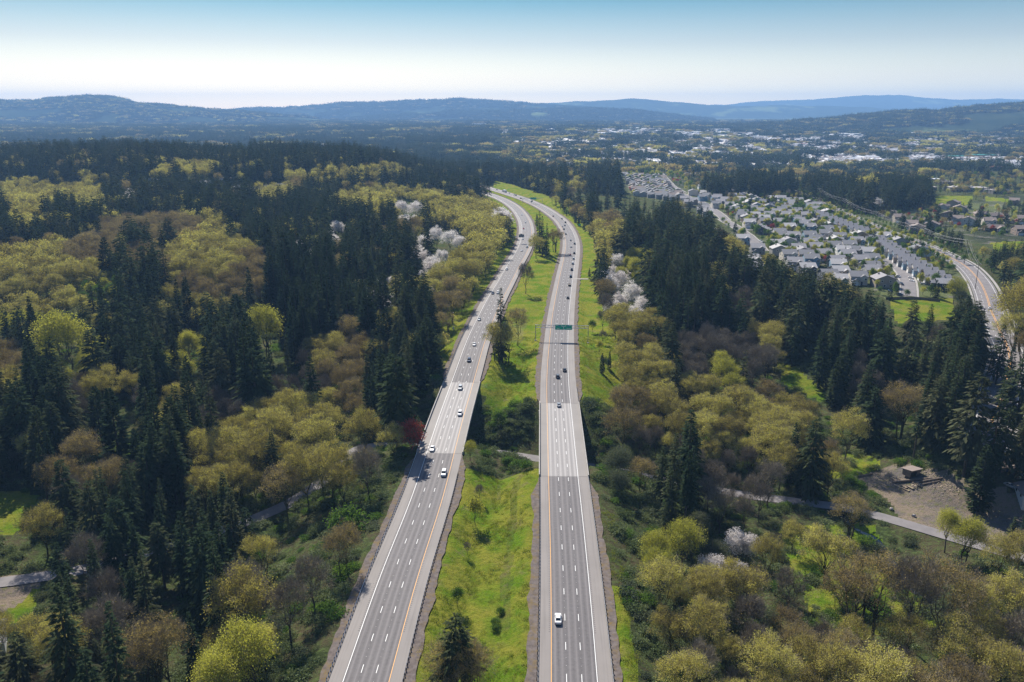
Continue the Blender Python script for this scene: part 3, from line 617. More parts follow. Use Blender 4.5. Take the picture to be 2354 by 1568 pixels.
for s in range(4):
    H = [20, 22, 18, 21][s]; Rc = [7.6, 7.0, 7.4, 8.4][s]; kw = dict(base=[.22, .3, .25, .34][s], inner=.3, trunks=[1, 1, 2, 4][s])
    hi = broadleaf(50+s, H, Rc, tips=170, leaves=10500, ll=.28, twigs=18, tw=.05, clump=.56, **kw); lo = broadleaf(50+s, H, Rc, tips=80, leaves=1000, ll=.95, twigs=8, tw=.12, tl=1.6, clump=1.0, **kw)
    make('maple_tree', H, Rc, hi, lo, 'maple', 'mossy'); make('bronze_maple_tree', H, Rc, broadleaf(80+s, H, Rc, tips=170, leaves=6500, ll=.28, twigs=26, tw=.05, clump=.7, **kw), broadleaf(80+s, H, Rc, tips=70, leaves=650, ll=.95, twigs=12, tw=.11, tl=1.7, clump=1.3, **kw), 'maplebrown', 'mossy')
    if s < 3: make('lime_green_tree', H, Rc*.8, broadleaf(90+s, H, Rc*.82, tips=150, leaves=10500, ll=.34, twigs=12, tw=.05, **kw), broadleaf(90+s, H, Rc*.82, tips=70, leaves=1200, ll=1.0, twigs=3, tw=.1, clump=1.3, **kw), 'bright')
    if s < 3: make('cherry_tree', 15, 6.2, broadleaf(70+s, 15, 6.2, tips=150, leaves=6000, ll=.4, twigs=8, base=.15, inner=.35, clump=.6), broadleaf(70+s, 15, 6.2, tips=75, leaves=1300, ll=.8, twigs=3, tw=.1, base=.15, clump=.8), 'white')
    if s < 3: make('bare_tree', 19, 5.2, broadleaf(60+s, 19, 5.2, tips=140, leaves=160, ll=.4, twigs=30, tl=1.7, base=.25, inner=.2), broadleaf(60+s, 19, 5.2, tips=80, leaves=60, ll=.8, twigs=14, tw=.12, tl=2.2, base=.25, inner=.2), 'maplebrown')
    if s < 2: make('willow_tree', 14, 5.5, broadleaf(100+s, 14, 5.5, tips=120, leaves=4600, ll=.42, twigs=8, base=.15, inner=.3), broadleaf(100+s, 14, 5.5, tips=60, leaves=1000, ll=.85, twigs=3, tw=.1, base=.15, clump=1.1), 'willow')
    if s < 2: make('leafy_street_tree', 9, 2.4, broadleaf(110+s, 9, 2.4, tips=60, leaves=1500, ll=.42, twigs=3, base=.2, inner=.3, clump=.5, rt=.012), broadleaf(110+s, 9, 2.4, tips=40, leaves=420, ll=.75, twigs=1, base=.2, clump=.55, rt=.012), 'green' if s else 'bright')
    if s < 2: make('poplar_tree', 11, 1.9, broadleaf(120+s, 11, 1.9, tips=70, leaves=1500, ll=.4, twigs=3, base=.08, inner=.25, clump=.45, upright=1, rt=.01), broadleaf(120+s, 11, 1.9, tips=40, leaves=420, ll=.7, twigs=1, base=.08, clump=.5, upright=1, rt=.01), 'green')
    if s < 2: make('red_leaf_tree', 9, 3.4, broadleaf(130+s, 9, 3.4, tips=80, leaves=2600, ll=.36, twigs=3, base=.12, inner=.3, clump=.55), broadleaf(130+s, 9, 3.4, tips=50, leaves=600, ll=.7, twigs=1, base=.12, clump=.6), 'red')
    if s < 2: make('green_shrub', 3.4, 2.6, broadleaf(140+s, 3.4, 2.6, tips=60, leaves=1700, ll=.34, twigs=4, tl=.6, base=.02, inner=.3, clump=.42), broadleaf(140+s, 3.4, 2.6, tips=40, leaves=420, ll=.6, twigs=1, base=.02, clump=.45), 'green')
NICE = {'fir_tree': ('fir', 'tall dark fir'), 'cedar_tree': ('cedar', 'dense dark cedar'), 'maple_tree': ('maple', 'yellow-green maple'), 'bronze_maple_tree': ('maple', 'bronze-brown maple'), 'lime_green_tree': ('tree', 'lime-green tree'), 'cherry_tree': ('blossom tree', 'white blossoming tree'), 'bare_tree': ('bare tree', 'bare grey-brown tree'), 'willow_tree': ('willow', 'grey-green willow'), 'leafy_street_tree': ('street tree', 'small green tree'), 'poplar_tree': ('poplar', 'slim green tree'), 'red_leaf_tree': ('red tree', 'dark red-leaved tree'), 'green_shrub': ('shrub', 'low green shrub')}
# ------------------------------------------------------------------ what grows where: patches seen in the photograph -> species, used when a place is planted
# (x, y, rx, ry, species) in picture points of the crown; first hit wins
m_, o_, b_, w_, y_, c_, f_, l_, r_ = 'maple_tree bronze_maple_tree bare_tree cherry_tree lime_green_tree cedar_tree fir_tree willow_tree red_leaf_tree'.split()
PATCH = [(60, 440, 130, 26, m_), (180, 455, 60, 20, m_), (60, 480, 45, 25, m_), (340, 515, 110, 20, o_), (430, 518, 95, 20, m_), (210, 562, 60, 25, o_), (480, 580, 85, 42, m_), (330, 585, 60, 20, o_), (110, 592, 120, 35, m_), (40, 570, 60, 22, o_), (215, 640, 55, 30, 'leafy_street_tree'), (80, 665, 125, 40, m_), (25, 690, 60, 36, y_), (500, 620, 105, 50, o_), (560, 640, 60, 30, m_), (480, 660, 40, 40, m_), (190, 745, 60, 18, b_),
         (610, 740, 50, 44, y_), (438, 785, 44, 34, y_), (160, 785, 85, 58, y_), (735, 790, 40, 40, m_), (30, 815, 50, 30, o_), (25, 860, 50, 40, m_), (270, 870, 55, 34, m_), (190, 885, 50, 40, b_), (185, 1040, 80, 48, o_),
         (520, 925, 60, 60, b_), (400, 930, 30, 55, m_), (640, 930, 110, 38, m_), (660, 985, 120, 50, m_), (530, 1060, 95, 62, m_), (735, 1060, 60, 60, m_), (640, 1110, 60, 60, o_), (780, 950, 60, 60, l_), (870, 960, 40, 50, m_),
         (690, 860, 60, 60, b_), (800, 820, 60, 90, o_), (770, 870, 30, 70, m_), (100, 1195, 58, 60, m_), (30, 1260, 50, 25, l_), (750, 1180, 42, 35, o_), (640, 1160, 60, 40, l_), (520, 1330, 100, 30, b_), (250, 1350, 90, 40, b_), (400, 1330, 80, 40, b_), (150, 1420, 60, 50, m_), (300, 1420, 60, 40, b_), (380, 1410, 60, 50, l_), (450, 1395, 40, 50, f_), (350, 1480, 62, 62, o_), (560, 1400, 70, 35, m_), (610, 1430, 70, 40, o_), (545, 1520, 75, 60, y_),
         (690, 1420, 40, 80, b_), (760, 1330, 70, 90, b_), (850, 1010, 60, 35, b_), (830, 1080, 60, 45, o_), (880, 1030, 40, 40, l_), (230, 1330, 50, 30, b_),
         # beside the left-hand carriageway
         (945, 478, 34, 14, w_), (1150, 480, 20, 12, w_), (890, 452, 120, 22, m_), (1000, 468, 120, 24, m_), (1110, 480, 50, 40, m_), (960, 560, 20, 18, w_), (1090, 555, 66, 48, m_), (1060, 520, 100, 40, m_), (920, 520, 60, 14, o_), (1013, 592, 28, 18, w_), (880, 655, 34, 12, w_), (970, 632, 15, 12, w_), (775, 525, 14, 20, w_), (1080, 600, 45, 50, m_), (980, 625, 60, 40, m_), (960, 690, 30, 60, f_), (1010, 660, 60, 55, o_), (1020, 710, 40, 40, m_), (880, 720, 30, 30, m_), (690, 560, 12, 20, w_), (560, 420, 20, 12, w_), (300, 440, 15, 12, w_), (620, 440, 40, 20, m_), (700, 400, 40, 12, m_), (880, 392, 60, 14, m_), (770, 400, 70, 15, m_), (640, 420, 60, 16, o_), (200, 415, 40, 14, m_), (420, 380, 60, 12, m_),
         # right of the right-hand carriageway
         (1395, 495, 42, 16, o_), (1390, 530, 50, 40, m_), (1420, 600, 34, 12, w_), (1405, 628, 26, 14, w_), (1452, 672, 50, 18, w_), (1463, 612, 36, 36, y_), (1400, 650, 30, 22, o_), (1380, 670, 34, 34, b_), (1450, 722, 70, 42, m_), (1370, 560, 40, 35, m_), (1430, 640, 40, 26, m_), (1470, 820, 70, 62, m_), (1440, 900, 60, 60, o_), (1600, 790, 60, 50, b_), (1668, 842, 34, 34, y_), (1640, 845, 50, 50, m_), (1550, 800, 30, 60, f_), (1720, 800, 60, 50, b_), (1600, 940, 110, 50, m_), (1500, 960, 70, 60, b_), (1700, 950, 80, 50, m_), (1430, 1010, 50, 60, l_), (1540, 1100, 52, 80, f_), (1600, 1040, 60, 60, b_), (1482, 1085, 26, 44, o_), (1700, 1040, 70, 70, b_), (1780, 1000, 50, 60, m_), (1830, 930, 40, 60, m_), (1760, 900, 60, 40, o_), (1935, 940, 45, 36, m_), (1940, 985, 45, 40, o_), (2075, 925, 46, 56, o_), (1990, 830, 34, 36, b_), (1850, 800, 30, 34, m_), (1770, 770, 45, 40, m_), (1700, 690, 45, 35, b_), (1650, 760, 40, 30, b_), (2320, 720, 40, 76, y_), (2250, 680, 20, 30, m_), (2190, 645, 34, 34, l_),
         (1650, 625, 26, 30, m_), (1690, 560, 26, 30, m_), (1660, 540, 20, 26, b_), (1640, 530, 12, 12, w_), (1560, 640, 26, 60, f_),
         # lower right
         (1660, 1190, 70, 40, l_), (1740, 1100, 60, 60, b_), (1520, 1190, 50, 50, y_), (1590, 1190, 60, 30, b_), (1680, 1235, 46, 30, w_), (1470, 1280, 50, 60, o_), (1560, 1240, 80, 50, m_), (1640, 1290, 80, 40, m_), (1560, 1330, 80, 60, m_), (1490, 1370, 60, 50, b_), (1730, 1340, 60, 50, b_), (1650, 1380, 70, 40, m_), (1530, 1440, 80, 50, o_), (1720, 1440, 110, 60, b_), (1500, 1530, 80, 50, m_), (1620, 1500, 60, 50, m_), (1740, 1530, 80, 50, m_), (1950, 1540, 160, 40, m_), (1850, 1500, 60, 30, b_), (2150, 1560, 120, 40, o_), (2260, 1320, 60, 50, m_), (2310, 1260, 60, 40, f_)]
def species(x, y, g):
    """species for crowns seen at x, y (arrays)"""
    n = len(x); out = np.empty(n, object); done = np.zeros(n, bool)
    jx = x+(vnoise(x/14, y/14)-.5)*26; jy = y+(vnoise(x/14+40, y/14)-.5)*20
    for (px, py, rx, ry, s) in PATCH:
        if px < 900 and py < 720: rx, ry = rx*1.15, ry*1.3
        h = ~done & (((jx-px)/rx)**2+((jy-py)/ry)**2 < 1); out[h] = s; done |= h
    q = g.random(n)
    def zone_(mask, probs):
        nonlocal done
        mk = mask & ~done; c = np.cumsum([p for _, p in probs]); idx = np.searchsorted(c/c[-1], q)
        names = np.array([s for s, _ in probs], object); out[mk] = names[np.minimum(idx, len(names)-1)][mk]; done |= mk
    zone_((x < 1180) & (y < 480), [(f_, .72), (c_, .05), (m_, .13), (b_, .05), (o_, .05)])
    zone_((x > 560) & (x < 760) & (y > 620) & (y < 860), [(c_, .9), (f_, .1)])
    zone_((x < 1050) & (y < 800), [(f_, .55), (c_, .26), (m_, .10), (b_, .04), (o_, .05)])
    zone_((x < 1000) & (y < 1060), [(f_, .45), (c_, .4), (m_, .07), (b_, .08)])
    zone_((x < 560) & (y < 1340), [(f_, .9), (b_, .06), (c_, .04)])
    zone_((x < 1000), [(f_, .3), (b_, .3), (l_, .15), (m_, .15), (o_, .1)])
    zone_((x > 1350) & (x < 1760) & (y < 760), [(f_, .93), (b_, .04), (m_, .03)])
    zone_((x > 1750) & (y > 690) & (y < 1030), [(f_, .9), (b_, .06), (c_, .04)])
    zone_((x > 1700) & (y < 700), [(f_, .9), (m_, .1)])
    zone_((x > 1300) & (y < 1130), [(m_, .26), (b_, .34), (f_, .22), (o_, .18)])
    zone_(y > 1100, [(m_, .35), (b_, .3), (o_, .25), (l_, .1)])
    zone_(np.ones(n, bool), [(f_, .5), (m_, .3), (b_, .2)])
    return out
# places that stay open: a mask in picture points
MW, MH = 590, 392; my, mxx = np.mgrid[0:MH, 0:MW]; GXm, GYm = mxx*4.0+2, my*4.0+2
clear = np.zeros((MH, MW), bool)
def keep(poly):
    global clear
    clear |= in_poly(GXm, GYm, poly)
def keep_ribbon(P, o0, o1, z, ymin=0, ymax=1e9):
    A = offset(P, o0); B = offset(P, o1); ax, ay, _ = proj(A[:, 0], A[:, 1], z+0*A[:, 0]); bx, by, _ = proj(B[:, 0], B[:, 1], z+0*B[:, 0])
    for i in range(len(P)-1):
        if ymin <= P[i][1] <= ymax: keep([(ax[i], ay[i]), (bx[i], by[i]), (bx[i+1], by[i+1]), (ax[i+1], ay[i+1])])
keep_ribbon(YR[YR[:, 1] < 1500], -7, 21, 0); keep_ribbon(YL[YL[:, 1] < 1480], -20, 5, 0)
keep_ribbon(YR, 15, 30, 0, 365, 900)
keep([(893, 1567), (1047, 1040), (1100, 860), (1150, 720), (1215, 570), (1215, 480), (1130, 440), (1160, 430), (1290, 520), (1295, 600), (1262, 740), (1256, 900), (1266, 1567)])
for f in FIELDS[:7]: keep(f)
keep([(2000, 1085), (2070, 1062), (2160, 1075), (2250, 1120), (2300, 1100), (2353, 1180), (2353, 1200), (2260, 1215), (2140, 1180), (2050, 1170)])
keep([(1780, 1142), (1900, 1155), (2110, 1205), (2110, 1240), (1900, 1185), (1780, 1165)]); keep([(0, 1318), (105, 1302), (110, 1325), (0, 1370)])
keep([(1120, 1034), (1232, 1050), (1232, 1075), (1120, 1050)]); keep([(590, 1175), (690, 1140), (700, 1165), (600, 1205)]); keep([(785, 1000), (840, 1010), (810, 1060), (780, 1050)])
keep([(2040, 592), (2060, 600), (2100, 640), (2105, 688), (2035, 688), (2050, 640)]); keep([(1668, 505), (1710, 525), (1765, 560), (1762, 585), (1735, 575), (1690, 535)])
keep_ribbon(art, -15, 15, 0, 590, 1180); keep([(2236, 600), (2262, 630), (2300, 690), (2296, 740), (2262, 716), (2230, 640)])
keep([(1790, 840), (1850, 850), (1905, 905), (1885, 920), (1800, 880)])
keep([(1425, 392), (1560, 392), (1575, 440), (1490, 450), (1436, 440)])
SUB = [(1640, 495), (1700, 470), (1860, 470), (2050, 540), (2180, 620), (2200, 680), (2035, 690), (1970, 640), (1800, 590), (1745, 570), (1690, 545)]
keep(SUB)
keep([(1990, 500), (2120, 480), (2353, 470), (2353, 560), (2290, 545), (2200, 560), (2100, 555)])
def is_clear(x, y):
    i = np.clip((y/4).astype(int), 0, MH-1); j = np.clip((x/4).astype(int), 0, MW-1)
    return clear[i, j] & (x > 0) & (x < 2353) & (y < 1568)
TREES = []       # (kind, X, Y, Z, height, label or None)
# trees one can point at: (kind, picture x, y of the foot, picture y of the top, label)
SPEC = [('fir_tree', 1152, 828, 664, 'tall spiky fir rising above the maples in the grass median'), ('maple_tree', 1143, 832, 742, 'many-stemmed yellow maple at the foot of the median fir'), ('maple_tree', 1160, 838, 745, 'multi-stemmed yellow maple beside the median fir, nearer the camera'), ('bronze_maple_tree', 1188, 795, 708, 'bronze maple right of the tall median fir'),
        ('bare_tree', 1208, 675, 606, 'bare vase-shaped tree alone on the median grass'), ('fir_tree', 1246, 588, 500, 'dark fir in the median clump between the two bends'), ('fir_tree', 1256, 585, 515, 'shorter dark fir in the median clump between the bends'), ('fir_tree', 1240, 578, 488, 'slim fir at the back of the median clump'), ('maple_tree', 1232, 595, 540, 'yellow maple left in the median clump between the bends'), ('bronze_maple_tree', 1275, 580, 530, 'bronze maple right in the median clump between the bends'), ('cedar_tree', 1234, 520, 494, 'round dark bush tree at the far end of the median clump'),
        ('fir_tree', 1052, 1640, 1392, 'dark fir in the median rising out of a brown maple at the lower edge'), ('bronze_maple_tree', 1040, 1625, 1450, 'brown maple under the fir at the lower edge of the median'), ('bronze_maple_tree', 1080, 1640, 1462, 'second brown maple right of the fir at the lower edge of the median'),
        ('bare_tree', 1101, 1148, 1112, 'thin bare sapling on the near median grass, farthest of its row'), ('leafy_street_tree', 1094, 1205, 1140, 'pale young tree on the near median grass'), ('bare_tree', 1074, 1275, 1245, 'small bare sapling alone at the left edge of the median grass'), ('leafy_street_tree', 1052, 1395, 1345, 'young green tree beside the guardrail above the median fir'),
        ('leafy_street_tree', 1361, 765, 735, 'small young tree on the verge right of the sign gantry'), ('bare_tree', 1385, 790, 760, 'dark sapling on the verge right of the sign gantry'), ('leafy_street_tree', 1378, 815, 782, 'pale young tree on the verge below the sign gantry'), ('cedar_tree', 1383, 858, 812, 'dense dark bush tree on the verge below the sign gantry'), ('cedar_tree', 1400, 850, 805, 'second dark bush tree beside the verge, against the maples'),
        ('cedar_tree', 1302, 496, 485, 'small round evergreen alone on the far verge'), ('cedar_tree', 1322, 512, 494, 'dark evergreen at the upper end of a short row on the verge'), ('cedar_tree', 1330, 520, 500, 'dark evergreen in the middle of a short row on the verge'), ('cedar_tree', 1342, 528, 508, 'dark evergreen at the lower end of a short row on the verge'), ('fir_tree', 1354, 640, 616, 'small fir alone on the verge beside the concrete apron'),
        ('green_shrub', 1150, 1412, 1398, 'round tufted shrub on the near median grass'), ('green_shrub', 1139, 1436, 1422, 'tufted shrub next below the round one on the median'), ('green_shrub', 1138, 1448, 1436, 'lowest of three tufted shrubs on the median grass'),
        ('lime_green_tree', 1080, 1058, 1012, 'yellow-green bush tree at the corner where the left bridge ends'), ('leafy_street_tree', 1149, 1000, 940, 'fresh green small tree in the brambles between the bridges'), ('green_shrub', 1168, 1072, 1050, 'green shrub beside the valley road between the bridges'), ('green_shrub', 1190, 1078, 1058, 'second green shrub beside the valley road between the bridges'), ('green_shrub', 1210, 1080, 1060, 'third green shrub beside the valley road between the bridges'),
        ('red_leaf_tree', 943, 1042, 965, 'bright red-leaved tree beside the left bridge'), ('maple_tree', 905, 1060, 972, 'pale yellow maple left of the red tree'), ('green_shrub', 800, 1225, 1172, 'round green bush tree in the slope left of the guardrail'), ('bronze_maple_tree', 790, 1320, 1200, 'golden-brown maple on the bramble slope left of the guardrail'), ('maple_tree', 605, 1345, 1222, 'round golden maple standing alone above the bramble slope'), ('bare_tree', 722, 1405, 1270, 'grey bare tree with dark trunk on the bramble slope'), ('bare_tree', 670, 1480, 1320, 'forked tree with few twigs on the bramble slope'),
        ('maple_tree', 110, 1280, 1150, 'yellow maple with spreading limbs beside the grass bank'), ('bronze_maple_tree', 200, 1110, 990, 'wide orange-brown maple at the head of the grass bank'), ('lime_green_tree', 150, 870, 722, 'huge round lime-green tree amid dark conifers'), ('lime_green_tree', 615, 830, 705, 'upright lime-yellow tree before the tall cedars'), ('lime_green_tree', 440, 845, 762, 'rounded lime-green tree between dark cedars'), ('fir_tree', 664, 880, 780, 'sparse grey-brown fir with spreading boughs before the tall cedars'),
        ('fir_tree', 240, 1600, 1450, 'light green young fir at the lower edge of the wood'), ('fir_tree', 450, 1560, 1390, 'dark sparse fir between maples near the lower edge'), ('cedar_tree', 280, 1080, 890, 'broad dark cedar with rounded top before the brown maple'), ('fir_tree', 390, 1200, 1085, 'fir at the top of the dense fir plantation'),
        ('fir_tree', 1520, 1160, 1020, 'feathery grey-green fir right of the valley road'), ('bronze_maple_tree', 1475, 1130, 1050, 'orange-brown tree where the valley road leaves the bridge'), ('cedar_tree', 2247, 1172, 1020, 'big dense conifer with bare trunk foot on the dirt bank'),
        ('bronze_maple_tree', 1948, 1243, 1130, 'forked brown maple beside the valley road before the yard'), ('lime_green_tree', 2170, 1270, 1165, 'pale lime tree before the yard, left one of a pair'), ('lime_green_tree', 2220, 1295, 1185, 'pale lime tree before the yard, right one of a pair'), ('maple_tree', 1885, 1345, 1205, 'slender yellow maple on the creek meadow'), ('maple_tree', 1930, 1330, 1225, 'smaller yellow maple on the creek meadow'), ('bronze_maple_tree', 1990, 1470, 1260, 'large brown maple with dark forked trunk by the creek'), ('bronze_maple_tree', 1935, 1445, 1290, 'brown maple left of the forked one by the creek'), ('bronze_maple_tree', 2150, 1480, 1275, 'brown maple with straight dark trunk right of the creek'), ('bare_tree', 2085, 1490, 1270, 'leaning bare snag by the creek'), ('bare_tree', 1810, 1420, 1300, 'leaning bare snag beside the bare thicket'), ('maple_tree', 1820, 1270, 1190, 'olive-green tree at the head of the creek meadow'),
        ('cherry_tree', 1690, 1290, 1215, 'white blossoming tree above the lower thicket'), ('cherry_tree', 1718, 1295, 1225, 'second white blossoming tree above the lower thicket'), ('bronze_maple_tree', 2065, 1010, 880, 'brown maple before the dark firs above the shed'), ('maple_tree', 1940, 1060, 935, 'yellow maple in the clearing above the meadow'),
        ('maple_tree', 2345, 812, 640, 'big olive-yellow tree at the right edge beside the arterial road'), ('maple_tree', 2322, 830, 712, 'lower olive-yellow tree at the foot of the big one beside the arterial road'), ('maple_tree', 2375, 780, 628, 'big tree cut by the right edge beside the arterial road'), ('bronze_maple_tree', 2355, 860, 760, 'brown tree below the big olive-yellow ones at the right edge'), ('fir_tree', 1880, 890, 730, 'tall fir with bare lower trunk beside the sunlit clearing'), ('fir_tree', 2090, 790, 690, 'dark fir in front of the green field, left one'), ('fir_tree', 2130, 790, 700, 'dark fir in front of the green field, right one'), ('lime_green_tree', 2190, 700, 640, 'round pale green tree beside the arterial road'), ('maple_tree', 2290, 1335, 1225, 'yellow maple screening the valley road at the right edge, left one'), ('maple_tree', 2338, 1318, 1212, 'yellow maple screening the valley road at the right edge, right one'), ('fir_tree', 2312, 1285, 1180, 'dark fir behind the yellow maples at the right edge'), ('fir_tree', 2345, 1265, 1150, 'dark fir cut by the right edge behind the valley road'), ('fir_tree', 2288, 885, 748, 'tall fir screening the lower arterial road, leftmost of three'), ('fir_tree', 2310, 925, 775, 'tall fir screening the lower arterial road, middle of three'), ('fir_tree', 2335, 970, 815, 'tall fir screening the lower arterial road, rightmost of three'), ('cherry_tree', 2013, 486, 457, 'white blossoming tree at the foot of the fir wood'),
        ('cherry_tree', 1452, 715, 652, 'brilliant white blossoming tree right of the carriageway, nearest of three'), ('cherry_tree', 1420, 625, 585, 'white blossoming tree right of the carriageway, farthest of three'), ('cherry_tree', 1406, 650, 612, 'pinkish white blossoming tree right of the carriageway, middle of three'), ('cherry_tree', 925, 508, 464, 'white blossoming tree high on the maple slope, left one of a pair'), ('cherry_tree', 956, 506, 466, 'white blossoming tree high on the maple slope, right one of a pair'), ('cherry_tree', 975, 580, 542, 'leftmost white blossoming tree of the bright cluster on the maple slope'), ('cherry_tree', 1004, 570, 524, 'tallest white blossoming tree of the bright cluster on the maple slope'), ('cherry_tree', 1034, 578, 532, 'middle white blossoming tree of the bright cluster on the maple slope'), ('cherry_tree', 1058, 585, 544, 'rightmost white blossoming tree of the bright cluster on the maple slope'), ('cherry_tree', 872, 672, 642, 'white blossoming tree at the lower left of the maple slope'), ('cherry_tree', 902, 670, 636, 'white blossoming tree beside the lower left one of the maple slope'), ('cherry_tree', 972, 660, 624, 'small white blossoming tree above dark firs on the maple slope'), ('cherry_tree', 776, 550, 510, 'white blossoming tree amid the dark left forest'), ('cherry_tree', 690, 590, 552, 'slim white blossoming tree between dark cedars'), ('cherry_tree', 1015, 622, 575, 'round white blossoming tree above the maples left of the carriageway')]
def place(kind, fx, fy, ty, label, grp=None):
    X, Y, Z = at(fx, fy); _, _, d = proj(X, Y, Z); h = (fy-ty)*d/FP/ct*1.0
    TREES.append((kind, X, Y, Z, h, label))
for s in SPEC: place(*s)
for (k2, fx, fy, ty, lb) in SPEC:
    hp_ = fy-ty; rw = {'cherry_tree': .36, 'fir_tree': .1, 'cedar_tree': .12}.get(k2, .27)*hp_; keep([(fx-rw, ty+.12*hp_), (fx+rw, ty+.12*hp_), (fx+rw, ty+.62*hp_), (fx-rw, ty+.62*hp_)])
# ------------------------------------------------------------------ houses: where they stand (picture point of the foot of the front)
HS = []          # X, Y, angle, style
def z1(x, y): return 1608.5+.1711*x, 402.1+.1711*y
def z2(x, y): return 1953.2+.17*x, 459.6+.17*y
def addh(px, py, ang, st=None, z=0): X, Y = flat(px, py, z); HS.append((X, Y, ang, st))
A1 = [flat(1868, 498), flat(1990, 545)]; A2 = [flat(2012, 560), flat(2172, 664)]
for (a, b), n in ((A1, 12), (A2, 15)):
    ang = math.atan2(b[1]-a[1], b[0]-a[0])
    for i in range(n):
        t = i/(n-1); HS.append((a[0]+(b[0]-a[0])*t, a[1]+(b[1]-a[1])*t, ang, 'deep'+str(i % 5 if i < n-1 or n == 12 else 9)))
for x, y in ((555, 600), (730, 600), (920, 590), (1150, 590), (655, 700), (860, 690), (1050, 690), (1260, 640), (1320, 670), (1390, 710), (1460, 770), (1060, 830), (1100, 880), (1240, 890), (1460, 875), (1670, 850), (1860, 900), (1030, 990), (1310, 1050), (1540, 1035), (1785, 1020), (1990, 1010), (1180, 1150), (1410, 1150), (1650, 1130), (1910, 1080), (2090, 1080), (2240, 1095), (1260, 1250), (1480, 1210), (1830, 1215), (2140, 1210), (2285, 1190), (1860, 1370), (2290, 1300), (2300, 1360), (1840, 1500), (690, 1210), (720, 1300), (560, 920)):
    addh(*z1(x, y), R(-6+rnd.uniform(-5, 5)), None)
for x, y in ((800, 745), (835, 775), (870, 790)): addh(*z1(x, y), R(55), 'dark')
for x, y in ((230, 345), (330, 385), (430, 330), (580, 320), (680, 350), (770, 390), (410, 270), (110, 190), (20, 200), (180, 240), (60, 300), (30, 350), (210, 440), (40, 470), (100, 560), (20, 530), (760, 470), (700, 510), (1090, 520), (1090, 360), (1160, 390), (1240, 420), (880, 250), (970, 260), (1480, 470), (1560, 460)):
    addh(*z1(x, y), R(rnd.choice((-8, -8, 75))+rnd.uniform(-8, 8)), None)
for x, y in ((940, 300), (830, 380), (900, 440), (1330, 260), (1440, 320), (1590, 335), (1870, 345), (2130, 310), (2310, 320), (2290, 460), (1390, 90), (1240, 110), (1470, 165), (2210, 70), (2000, 250), (1740, 215), (650, 300), (1930, 415), (560, 250), (1100, 400)):
    addh(*z2(x, y), R(rnd.choice((-20, 60))+rnd.uniform(-12, 12)), 'brown')
for i in range(7):
    for j in range(12):
        px = 1438+i*17+j*2.2; py = 402+j*4.4+i*2.2
        if abs(px-(1518+(py-396)*.95)) < 9 or px > 1562: continue
        addh(px+rnd.uniform(-3, 3), py+rnd.uniform(-.8, .8), R(rnd.choice((-8, 82))+rnd.uniform(-8, 8)), 'greyroof')
FARH = []
g = np.random.default_rng(3)
for _ in range(420):
    px, py = g.uniform(1050, 2330), g.uniform(318, 400)
    if (px < 1400 and py < 350) or (1360 < px < 1430 and py > 370) or (px > 1680 and 372 < py) : continue
    FARH.append((px, py))
for px, py in FARH[:0]:
    X, Y, Z = at(px, py); HS.append((X, Y, R(rnd.choice((-25, 65))+rnd.uniform(-10, 10)), 'far'))
for px, py in ((520, 418), (345, 448), (625, 436), (650, 432), (600, 440), (555, 436), (660, 445), (470, 425), (308, 418), (350, 420)):
    X, Y, Z = at(px, py); HS.append((X, Y, R(rnd.uniform(-20, 20)), 'left'))
_P = np.array([flat(*p) for p in [(1560, 440), (1700, 462), (1860, 468), (2050, 540), (2150, 610), (2190, 672), (2040, 668), (1900, 652), (1800, 610), (1745, 590), (1690, 550), (1640, 500), (1540, 462)]])
_R = random.Random(2); _a = R(-28); _near = [(h[0], h[1]) for h in HS]
for i_ in range(-60, 60):
    for j_ in range(-60, 60):
        u0, v0 = i_*20+_R.uniform(-2, 2), j_*29+_R.uniform(-4, 4); x_, y_2 = 420+u0*math.cos(_a)-v0*math.sin(_a), 950+u0*math.sin(_a)+v0*math.cos(_a)
        if not in_poly(np.array([x_]), np.array([y_2]), _P)[0] or len(_near) > 286: continue
        if min((x_-a)**2+(y_2-b)**2 for a, b in _near) < 19**2 or polydist(np.array([x_]), np.array([y_2]), art)[0][0] < 24 or min(polydist(np.array([x_]), np.array([y_2]), q_)[0][0] for q_ in street_lines) < 14: continue
        HS.append((x_, y_2, R(-6)+_R.choice((0, 0, math.pi/2))+_R.uniform(-.08, .08), None)); _near.append((x_, y_2))
HXY = np.array([(h[0], h[1]) for h in HS]); print('houses', len(HS))
# ------------------------------------------------------------------ scatter the woods
g = np.random.default_rng(11)
def jgrid(x0, x1, y0, y1, c):
    xs, ys = np.meshgrid(np.arange(x0, x1, c), np.arange(y0, y1, c)); X = xs.ravel()+g.random(xs.size)*c; Y = ys.ravel()+g.random(xs.size)*c
    m = np.abs(X) < .72*(Y+60)+25; return X[m], Y[m]
rows_ = []
for (y0, y1, c) in ((118, 700, 6.6), (700, 1100, 7.6), (1100, 1850, 9.5)):
    rows_.append(jgrid(-.72*(y1+60)-30, .72*(y1+60)+30, y0, y1, c))
X = np.concatenate([r[0] for r in rows_]); Y = np.concatenate([r[1] for r in rows_]); Z = hz(X, Y)
px, py, dd = proj(X, Y, Z+18); sp = species(px, py, g)
Hbase = {'fir_tree': 31, 'cedar_tree': 29, 'maple_tree': 18, 'bronze_maple_tree': 17.5, 'lime_green_tree': 17, 'cherry_tree': 13, 'bare_tree': 16, 'willow_tree': 11, 'leafy_street_tree': 12, 'poplar_tree': 11, 'red_leaf_tree': 7}
Rr = {'fir_tree': .15, 'cedar_tree': .17, 'maple_tree': .36, 'bronze_maple_tree': .36, 'lime_green_tree': .33, 'cherry_tree': .4, 'bare_tree': .28, 'willow_tree': .4, 'leafy_street_tree': .27, 'poplar_tree': .18, 'red_leaf_tree': .38}
